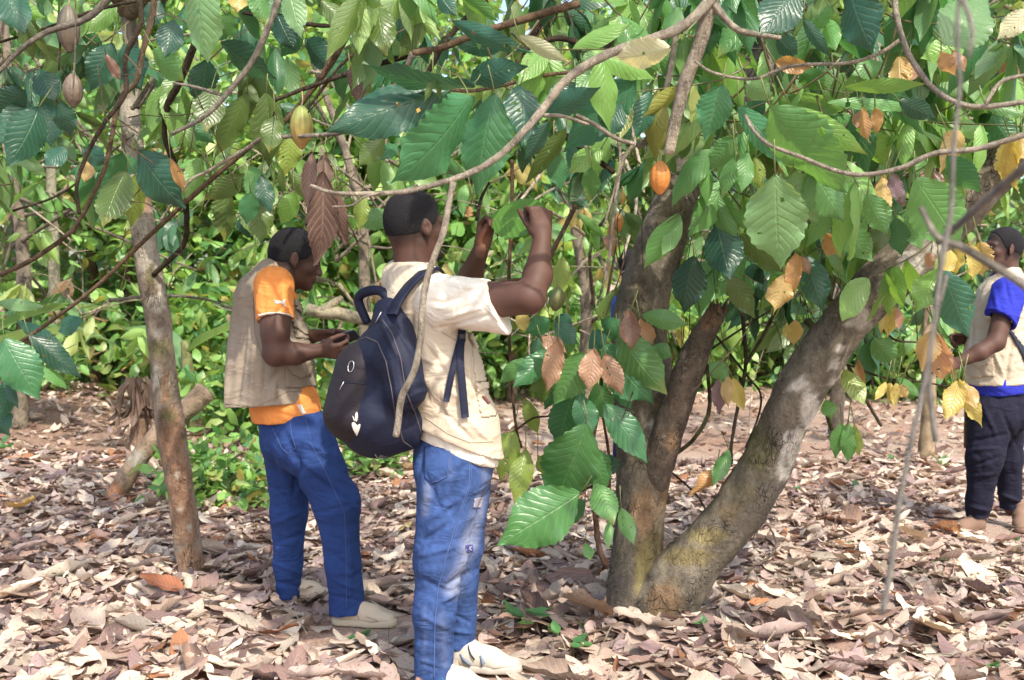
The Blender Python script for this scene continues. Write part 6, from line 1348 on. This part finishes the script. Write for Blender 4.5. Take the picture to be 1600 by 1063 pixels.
    # two woven patches with letters
    def letters(x, y, wd, h, rows):
        b = Buf()
        for (x0, y0, x1, y1) in rows:
            q0, q1 = hit(je, x + x0 * wd, y + y0 * h), hit(je, x + x1 * wd, y + y1 * h)
            if q0 is None or q1 is None: continue
            v = unit(ray(x, y)); b.add(*tube([q0[0] - v * .0065, q1[0] - v * .0065], [.0011] * 2, 4, .02))
        if b.n: b.build('lettering', MAT_PRINT, je)
    MK = [(0, 1, 0, 0), (0, 0, .22, .6), (.22, .6, .42, 0), (.42, 0, .42, 1), (.6, 0, .6, 1), (1, 0, .62, .5), (.62, .5, 1, 1)]
    pm = plain('patch_cloth', (.05, .06, .22), .8)
    decal('patch', je, [(727, 852), (738, 851), (739, 862), (728, 863)], pm, je, lift=.004, res=1); letters(728.5, 854, 8.5, 6.5, MK)
    decal('patch', je, [(742, 778), (754, 777), (751, 793), (739, 793)], plain('worn_patch', (.33, .31, .40), .8), je, lift=.004, res=1)
    letters(742, 780, 9, 5, MK); letters(741, 787, 9, 4.5, [(0, 0, 0, 1), (0, 1, .4, 1), (.6, 0, .6, 1), (.6, 0, 1, 0), (.6, 1, 1, 1), (1, 0, 1, 1)])
    # shoes
    hl = J(703, 1056, .12); hl[2] = .0
    sh1, gg = shoe('shoe', hl, A(.96, -.10, .0), .285, o, MAT_SHOE, MAT_WHITE, lace=MAT_LACE)
    b = Buf(); b.add(*tube([gg(.42, -.125, .24), gg(.46, -.155, .16), gg(.44, -.165, .12)], [.006, .009, .004], 5, .01)); b.add(*tube([gg(.64, -.10, .20), gg(.68, -.135, .16)], [.008, .004], 5, .01))
    b.add(*tube([gg(.16, -.14, .26), gg(.22, -.15, .18), gg(.30, -.16, .12)], [.006, .009, .004], 5, .01)); b.build('side_panel', plain('grey_blue_panel', (.16, .20, .27), .6), sh1)
    hl = J(655, 1085, -.10); hl[2] = .0
    shoe('shoe', hl, A(.93, -.1, .0), .285, o, MAT_SHOE, MAT_WHITE, lace=plain('teal_lace', (.03, .16, .20), .8))
    # the leaf he holds
    b = Buf(); rg = np.random.RandomState(5)
    V, F, uv = leaf_proto(16, 60, .30, -.06, .06, corr=-.05, wave=.03, serr=.01, rg=rg)
    B = J(764, 341, .04); Tp = J(862, 338, -.13); Y = unit(Tp - B); Z = unit(A(.05, -.90, .42)); Z = unit(Z - Y * (Z @ Y)); X = np.cross(Y, Z)
    L = np.linalg.norm(Tp - B) * 1.03
    V = B + L * (V[:, :1] * X + V[:, 1:2] * Y + V[:, 2:] * Z); b.add(V, F, (.12, .28, .05), uv)
    b.add(*tube([B - Y * .03 + A(0, 0, .02), B], [.0022, .0026], 6, .01), (.12, .16, .05))
    lf = b.build('leaf', MAT_LEAF, None, origin=B); tag(lf, 'mid green leaf stretched level between the raised hands', 'leaf')
    # ------- backpack
    bk = J(603, 592, -.03)      # middle
    upb = unit(A(.16, .08, .98)); n = unit(-f - upb * (-f @ upb)); sd = np.cross(upb, n)      # n outward from his back
    if sd @ s < 0: sd = -sd
    axb = (sd, n, upb)
    def G(a, b_, c): return bk + sd * a + n * b_ + upb * c
    Q = SDF(bk - .42, bk + .42, .0055)
    Q.cap(G(0, -.02, .13), G(0, .0, -.13), .105, .150, .03, sd, 1.22, 1.10)
    Q.cap(G(0, .03, .06), G(0, .035, -.13), .105, .125, .04, sd, 1.2)
    Q.cap(J(608, 487, -.10), J(606, 560, -.12), .052, .085, .04, sd, 1.55)
    Q.cap(J(622, 520, -.16), J(634, 610, -.20), .045, .07, .05, sd, 1.2)
    Q.cap(G(0, -.03, .17), G(0, .0, .0), .075, .12, .04, sd, 1.35)
    Q.cap(G(.10, -.07, -.15), G(.13, -.12, -.11), .075, .03, .05)
    Q.cut(G(0, -.115, 0), -n, .02)
    zc = [(595, 462), (612, 470), (632, 500), (650, 540), (662, 590), (668, 640)]
    V, F = Q.mesh(); V = relax(V, F, 3); V = V + vnormals(V, F) * (snoise(V, 41, 4, 2) * .004)[:, None]
    V = creases(V, F, [(592, 492, 622, 560, 4, .010), (600, 480, 650, 560, 4, -.006), (622, 560, 640, 640, 4, -.008), (610, 560, 628, 660, 4, .006), (640, 620, 690, 600, 4, .005), (625, 640, 660, 630, 4, -.007), (628, 640, 655, 700, 4, .005), (560, 520, 600, 500, 5, -.005)])
    pk = mk('backpack', V, F, MAT_PACK, None, colr=np.tile(A(*NAVY), (len(V), 1)), origin=bk + A(0, 0, -.25))
    tag(pk, 'black backpack worn on the back of the man holding the leaf', 'backpack')
    Q = SDF(bk - .42, bk + .42, .0055)
    Q.cap(G(-.005, .10, .02), G(-.005, .10, -.14), .085, .100, .02, sd, 1.25); Q.cap(G(-.005, .09, .05), G(-.005, .09, -.0), .075, .08, .02, sd, 1.2); Q.cut(G(0, .075, 0), -n, .01)
    V, F = Q.mesh(); V = relax(V, F, 3); V = V + vnormals(V, F) * (snoise(V, 42, 4, 2) * .003)[:, None]
    fp = mk('front_pocket', V, F, MAT_PACK, pk, colr=np.tile(A(.020, .016, .020), (len(V), 1)))
    def onbag(x, y):
        for t in (fp, pk):
            if hit(t, x, y) is not None: return t
        return pk
    ringm = MAT_METAL
    gm = plain('zip_edge', (.07, .06, .07), .5)
    cord('zip', pk, [(556, 534), (572, 527), (590, 535), (603, 565), (612, 610), (618, 650), (630, 690), (645, 700)], .0026, gm, pk)
    cord('zip', pk, [(597, 500), (612, 520), (626, 560), (634, 610), (650, 650), (662, 690)], .0026, gm, pk)
    cord('zip', fp, [(536, 597), (571, 600)], .0024, MAT_BLACK, fp)
    cord('zip', fp, [(588, 640), (592, 670), (604, 695), (625, 708), (645, 712)], .0026, gm, fp)
    cord('zip_pull', fp, [(537, 597), (531, 609)], .0022, ringm, fp, lift=.004)
    cord('zip_pull', pk, [(596, 487), (587, 505)], .0026, ringm, pk, lift=.004)
    # ring badge, bitten-apple mark, small word
    hh = hit(fp, 549, 573)
    if hh is not None:
        c0, nn = hh; e1 = unit(np.cross(nn, upb)); e2 = np.cross(e1, nn)
        pts = [c0 + nn * .003 + (e1 * math.cos(a) * .011 + e2 * math.sin(a) * .019) for a in np.linspace(0, 2 * PI, 25)]
        bb = Buf(); bb.add(*tube(pts, [.0015] * 25, 6, .004)); bb.build('ring_badge', ringm, fp)
    decal('emblem', fp, [(550, 661), (553, 659.5), (556, 662.5), (558.5, 665), (561, 662.5), (564, 663), (567, 667), (566.5, 671), (566.5, 676), (569, 682), (572, 687), (575, 692), (574, 694.5), (571, 693.8), (568, 691), (564.5, 690), (561, 686), (557, 680), (553, 673), (550.5, 667)], MAT_PRINT, fp, lift=.003, res=.8)
    decal('emblem_leaf', fp, [(557, 644), (558.5, 644.5), (559, 651), (558, 657), (556.5, 660), (555, 655), (555, 648)], MAT_PRINT, fp, lift=.003, res=.6)
    decal('emblem_leaf', fp, [(550.5, 650), (552, 651), (555, 658), (553, 657)], MAT_PRINT, fp, lift=.003, res=.6)
    lm = plain('lettering', (.5, .48, .45), .6)
    for q in ([(586, 710), (589, 715), (592, 716)], [(593, 716), (594, 712.5), (597, 712.5), (597, 716), (593, 716)], [(598.5, 716), (598.5, 712.5), (601, 714), (601, 716)], [(602.5, 716), (602.5, 712.8), (605.5, 713), (605.5, 716)], [(592, 716.4), (608, 716.2)]):
        cord('lettering', onbag(q[0][0], q[0][1]), q, .0009, lm, pk, lift=.002)
    # handle
    b = Buf(); V, F = tube([J(574, 505, -.02), J(560, 468, -.02), J(576, 455, -.05), J(598, 457, -.08), J(612, 480, -.09)], [.015, .017, .018, .017, .015], 10, .012)
    b.add(V, F, NAVY); b.build('top_handle', MAT_PACK, pk)
    # shoulder straps: flat bands laid over the vest
    def band(name, pts, wv, wd, th, mat, col, parent):
        c, r_ = resample(pts, [1] * len(pts), .015); n_ = len(c); wv = np.asarray(wv, float)
        if wv.ndim == 1: wv = np.tile(wv, (n_, 1))
        else: wv, _ = resample(wv, [1] * len(wv), 1e9) if False else (np.array([[np.interp(i / (n_ - 1) * (len(wv) - 1), np.arange(len(wv)), wv[:, k]) for k in range(3)] for i in range(n_)]), 0)
        T_ = np.gradient(c, axis=0); T_ /= np.linalg.norm(T_, axis=1)[:, None]; wv = wv - T_ * (wv * T_).sum(1)[:, None]; wv /= np.linalg.norm(wv, axis=1)[:, None]; nn_ = np.cross(T_, wv)
        prof = [(-1, -.4), (-.9, -1), (.9, -1), (1, -.4), (1, .4), (.9, 1), (-.9, 1), (-1, .4)]
        V = np.stack([c + wv * a * wd + nn_ * b_ * th for a, b_ in prof], 1).reshape(-1, 3); k = 8
        F = [[i * k + j, i * k + (j + 1) % k, (i + 1) * k + (j + 1) % k, (i + 1) * k + j] for i in range(n_ - 1) for j in range(k)]
        F = F + [[0, 1, 2, 3], [0, 3, 4, 7], [4, 5, 6, 7]] + [[(n_ - 1) * k + q for q in (3, 2, 1, 0)], [(n_ - 1) * k + q for q in (7, 4, 3, 0)], [(n_ - 1) * k + q for q in (7, 6, 5, 4)]]
        return mk(name, V, np.array(F), mat, parent, colr=np.tile(A(*col), (len(V), 1)))
    def onv(x, y, lift=.012):
        h = hit(vest, x, y)
        if h is None: h = hit(shirt, x, y)
        return h[0] - unit(ray(x, y)) * lift if h is not None else J(x, y, -.1)
    band('shoulder_strap', [J(612, 492, -.20), J(622, 470, -.185), onv(638, 448, .016), onv(652, 433, .016), onv(664, 425, .02), J(676, 421, -.03), J(690, 432, .04)], [sd, s, s, s, s, s, s], .036, .006, MAT_PACK, NAVY, pk)
    band('shoulder_strap', [G(-.065, -.06, .21), G(-.085, -.08, .25), J(606, 447, .10), J(612, 436, .12), J(624, 428, .14)], sd, .028, .006, MAT_PACK, NAVY, pk)
    band('side_strap', [onv(697, 628, .012), onv(708, 575, .016), onv(719, 532, .016), onv(723, 520, .012)], s * .3 + f, .011, .002, MAT_PACK, NAVY, pk)
    band('strap_end', [onv(722, 516, .022), onv(719, 560, .024), onv(723, 610, .022), onv(727, 653, .014)], s * .3 + f, .0135, .002, MAT_PACK, NAVY, pk)
    Q = SDF(onv(722, 528, .02) - .04, onv(722, 528, .02) + .04, .003); Q.box(onv(722, 528, .022), (.013, .006, .016), .004, 0, (unit(s * .3 + f), unit(np.cross(up, s * .3 + f)), up)); V, F = Q.mesh(); mk('buckle', V, F, MAT_BLACK, pk)
    return o
# ================================================================= right man (blue shirt, khaki vest, facing left)
def right_man():
    D = 6.25; ppm = FPX / D
    def J(x, y, dd=0.): return P(x, y, D + dd)
    f = unit(A(-.97, .22, 0)); s = unit(A(-.22, -.97, 0)); up = A(0, 0, 1)
    lo = J(1455, 850, -.5); lo[2] = -.02; hi = J(1680, 335, .5)
    S = SDF(lo, hi, .0065)
    hc = J(1566, 388); g, ax, hs = head(S, hc, unit(A(-.97, -.10, .05)), unit(A(.03, 0, 1)), 1.02, neck=(J(1572, 432), .060, .070), jaw=1.1)
    sh, el, wr = J(1577, 455, -.19), J(1556, 535, -.28), J(1499, 566, -.30)
    S.cap(J(1575, 455, .18), sh, .06, .06, .04); S.cap(J(1575, 460), J(1560, 600), .10, .11, .03, s, 1.25)
    S.cap(sh, el, .06, .05, .02); S.cap(el, J(1530, 551, -.3), .048, .044, .02); S.cap(J(1530, 551, -.3), wr, .044, .029, .02)
    hand(S, wr, unit(A(-.93, -.05, -.32)), unit(A(.0, .8, -.5)), unit(A(-.2, .5, .8)), [(25, 30, 15), (32, 36, 18), (38, 40, 20), (42, 42, 20)], thumb=(.7, .5, .3, .2), s=1.0)
    shl, ell, wrl = J(1572, 455, .19), J(1545, 535, .25), J(1512, 530, .1)
    S.cap(shl, ell, .058, .047, .02); S.cap(ell, wrl, .045, .03, .02)
    hand(S, wrl, unit(A(-.95, -.1, .05)), unit(A(-.1, -.8, -.5)), unit(A(-.1, -.4, .9)), [(25, 30, 15), (45, 50, 25), (52, 55, 25), (55, 55, 25)], thumb=(.8, .45, .35, .2), s=.98)
    for a, b, c in ((J(1552, 640, -.09), J(1535, 715, -.12), J(1530, 812, -.08)), (J(1560, 640, .09), J(1570, 715, .1), J(1580, 795, .14))):
        S.cap(a, b, .075, .05, .03); S.cap(b, c, .05, .04, .02)
    o = body_mesh(S, scalp=(g, ax, hs), parent_tag=('man in khaki vest over royal blue shirt walking in at the right edge', 'person', 'men working in the plantation'))
    hair('hair', g, ax, hs, o, brow=.074, temple=.056, back=-.02, th=.003); eyes(g, ax, hs, o)
    T = SDF(J(1480, 700, -.5), J(1680, 400, .5), .0075)
    T.cap(J(1574, 440), J(1568, 470), .09, .12, .03, s, 1.45); T.cap(J(1568, 470), J(1560, 600), .14, .160, .04, s, 1.22); T.cap(J(1560, 600), J(1560, 625), .165, .165, .02, s, 1.2)
    cu = J(1563, 500, -.25); T.cap(sh, cu + unit(cu - sh) * .03, .085, .084, .05, f, 1.1); T.cut(cu, unit(cu - sh + A(-.06, 0, 0)), 0, lo=J(1515, 560, -.5), hi=J(1620, 470, -.15))
    T.cap(shl, shl + (ell - shl) * .5, .08, .08, .05)
    T.cap(sh, el, .07, .062, .003, mode='-') if False else T.cap(sh + (el - sh) * .35, el, .062, .058, .003, mode='-')
    T.cut(J(1560, 613), unit(A(.12, 0, -1)), .004); T.ell(hc + A(0, 0, -.03), (.092, .092, .14), .01, mode='-')
    shirt = garment(T, 'shirt', MAT_CLOTH, o, ROYAL, wr=.006, wf=5, seed=51, seg=[(1550, 440, 1560, 490, 4, .006), (1570, 440, 1580, 480, 4, -.006)])
    decal('stripe', shirt, [(1535, 494), (1550, 494), (1566, 497), (1581, 502), (1579, 507), (1565, 502), (1550, 499), (1535, 498)], MAT_PRINT, shirt, res=1)
    decal('stripe', shirt, [(1536, 498.6), (1550, 499.6), (1565, 502.4), (1578, 507.6), (1577, 511), (1565, 506), (1550, 502.5), (1536, 502)], plain('orange_band', (.75, .22, .04), .8), shirt, res=1)
    W = SDF(J(1470, 710, -.5), J(1690, 390, .5), .0075)
    W.cap(J(1572, 438), J(1566, 475), .098, .135, .03, s, 1.5); W.cap(J(1566, 475), J(1558, 560), .155, .175, .04, s, 1.18); W.cap(J(1558, 560), J(1560, 625), .178, .190, .03, s, 1.12)
    W.cap(sh, cu, .094, .09, .0, f, 1.1, mode='-'); W.cap(sh + s * .06, cu + s * .05, .095, .092, .01, f, 1.1, mode='-'); W.cap(shl, ell, .088, .08, .01, mode='-')
    W.ell(hc + A(-.01, 0, -.045), (.10, .10, .145), .01, mode='-'); W.cut(J(1560, 598), unit(A(.06, 0, -1)), .004); W.cap(J(1558, 580), J(1560, 640), .165, .178, .01, s, 1.12, mode='-')
    vest = garment(W, 'vest', MAT_CLOTH, o, KHAKI2, wr=.008, wf=4, seed=56, seg=[(1520, 470, 1516, 590, 3, -.008), (1540, 520, 1570, 590, 4, .008), (1580, 540, 1570, 600, 4, -.009), (1525, 560, 1560, 550, 3, .006)])
    kc = A(*KHAKI2)
    decal('pocket', vest, [(1516, 556), (1552, 552), (1554, 588), (1516, 590)], MAT_CLOTH, vest, lift=.008, colr=kc * .97, thick=.01)
    decal('pocket_flap', vest, [(1518, 554), (1550, 551), (1546, 568), (1532, 573), (1521, 568)], MAT_CLOTH, vest, lift=.017, colr=kc * 1.03, thick=.012)
    decal('strap', vest, [(1572, 512), (1577, 512), (1600, 545), (1612, 580), (1606, 582), (1594, 552)], MAT_BLACK, vest, lift=.01, res=2)
    lo2 = J(1470, 850, -.5); lo2[2] = 0.09
    K = SDF(lo2, J(1680, 540, .5), .0075)
    K.cap(J(1561, 605), J(1562, 640), .160, .172, .03, s, 1.12); K.cap(J(1550, 650, -.08), J(1539, 715, -.12), .126, .098, .05); K.cap(J(1539, 715, -.12), J(1530, 780, -.09), .094, .072, .04); K.cap(J(1530, 780, -.09), J(1527, 812, -.08), .075, .060, .02)
    K.cap(J(1570, 650, .09), J(1574, 715, .1), .112, .088, .05); K.cap(J(1574, 715, .1), J(1580, 795, .14), .082, .064, .03); K.cut(J(1560, 607), up, 0)
    K.cut(J(1527, 812, -.08), A(0, 0, -1), 0, lo=J(1480, 850, -.5), hi=J(1556, 790, .02)); K.cut(J(1580, 796, .14), A(0, 0, -1), 0, lo=J(1556, 850, .02), hi=J(1640, 780, .5))
    segs = [(1515, 690, 1570, 680, 4, -.010), (1515, 705, 1560, 700, 4, .010), (1515, 730, 1560, 715, 4, -.010), (1512, 745, 1555, 740, 4, .008), (1512, 790, 1545, 798, 3, .010), (1508, 804, 1546, 806, 3, -.008), (1560, 770, 1595, 785, 3, .010), (1562, 785, 1598, 790, 3, -.008), (1530, 620, 1560, 690, 5, .007), (1565, 640, 1590, 700, 4, -.008)]
    tr = garment(K, 'trousers', MAT_DENIM, o, (.012, .012, .026), segs, wr=.009, wf=5, seed=61)
    hl = J(1538, 827, -.08); hl[2] = 0; shoe('boot', hl, A(-.90, -.25, 0), .27, o, MAT_BOOT, MAT_BOOT, boot=True)
    hl = J(1592, 805, .14); hl[2] = 0; shoe('boot', hl, A(-.35, -.9, 0), .27, o, MAT_BOOT, MAT_BOOT, boot=True)
    # stick he carries
    b = Buf(); b.tube([J(1509, 500, .12), J(1510, 600, .08), J(1509, 700, .0)], [.011, .012, .013], (.30, .20, .12), 8, .03)
    st = b.build('stick', MAT_TWIG, None, origin=J(1509, 700, 0)); tag(st, 'plain wooden stick held upright by the man in royal blue', 'stick')
    return o
# ================================================================= man mostly hidden behind the central trunk
def hidden_man():
    D = 8.1
    def J(x, y, dd=0.): return P(x, y, D + dd)
    f = unit(A(.95, .3, 0)); s = unit(A(-.3, .95, 0)); up = A(0, 0, 1)
    lo = J(900, 760, -.4); lo[2] = -.02
    S = SDF(lo, J(1070, 375, .4), .011); cx = 988
    g, ax, hs = head(S, J(cx + 3, 415), f, up, 1.0, neck=(J(cx + 1, 455), .06, .07))
    S.cap(J(cx, 474) - s * .15, J(cx, 474) + s * .15, .06, .06, .04); S.cap(J(cx, 480), J(cx, 590), .09, .10, .03, s, 1.35)
    for q in (-1, 1):
        a, b, c = J(cx, 478) + s * q * .19, J(cx - 4, 540) + s * q * .21, J(cx + 24, 575) + s * q * .15
        S.cap(a, b, .055, .045, .02); S.cap(b, c, .043, .03, .02); hand(S, c, f, -s * q * .2 + up * -1, s * -q, [(25, 30, 15)] * 4, s=1)
        S.cap(J(cx, 600) + s * q * .09, J(cx - 4, 670) + s * q * .1, .07, .055, .02); S.cap(J(cx - 4, 670) + s * q * .1, J(cx - 8, 738) + s * q * .1, .05, .04, .02)
    o = body_mesh(S, ('man in blue shirt almost wholly hidden behind the central trunk', 'person', 'men working in the plantation'))
    hair('hair', g, ax, hs, o)
    T = SDF(J(930, 640, -.4), J(1070, 440, .4), .011)
    T.cap(J(cx, 476) - s * .16, J(cx, 476) + s * .16, .085, .085, .04); T.cap(J(cx, 480), J(cx, 605), .125, .135, .04, s, 1.3)
    for q in (-1, 1): T.cap(J(cx, 478) + s * q * .18, J(cx - 3, 515) + s * q * .19, .085, .08, .03)
    T.cut(J(cx, 608), -up); T.ell(J(cx + 3, 425), (.09, .09, .14), .01, mode='-')
    garment(T, 'shirt', MAT_CLOTH, o, (.05, .11, .40), wr=.008, wf=5)
    K = SDF(J(930, 760, -.4), J(1070, 590, .4), .011)
    K.cap(J(cx, 606), J(cx, 625), .125, .125, .03, s, 1.25)
    for q in (-1, 1): K.cap(J(cx, 630) + s * q * .08, J(cx - 8, 738) + s * q * .1, .105, .075, .03)
    K.cut(J(cx, 742), -up); K.cut(J(cx, 606), up)
    garment(K, 'trousers', MAT_DENIM, o, (.02, .03, .09), wr=.01, wf=5)
    for q in (-1, 1):
        hl = J(cx - 16, 740) + s * q * .1; hl[2] = 0; shoe('shoe', hl, f, .27, o, MAT_BOOT, MAT_BOOT, boot=True)
    return o
left_man(); middle_man(); right_man(); hidden_man()
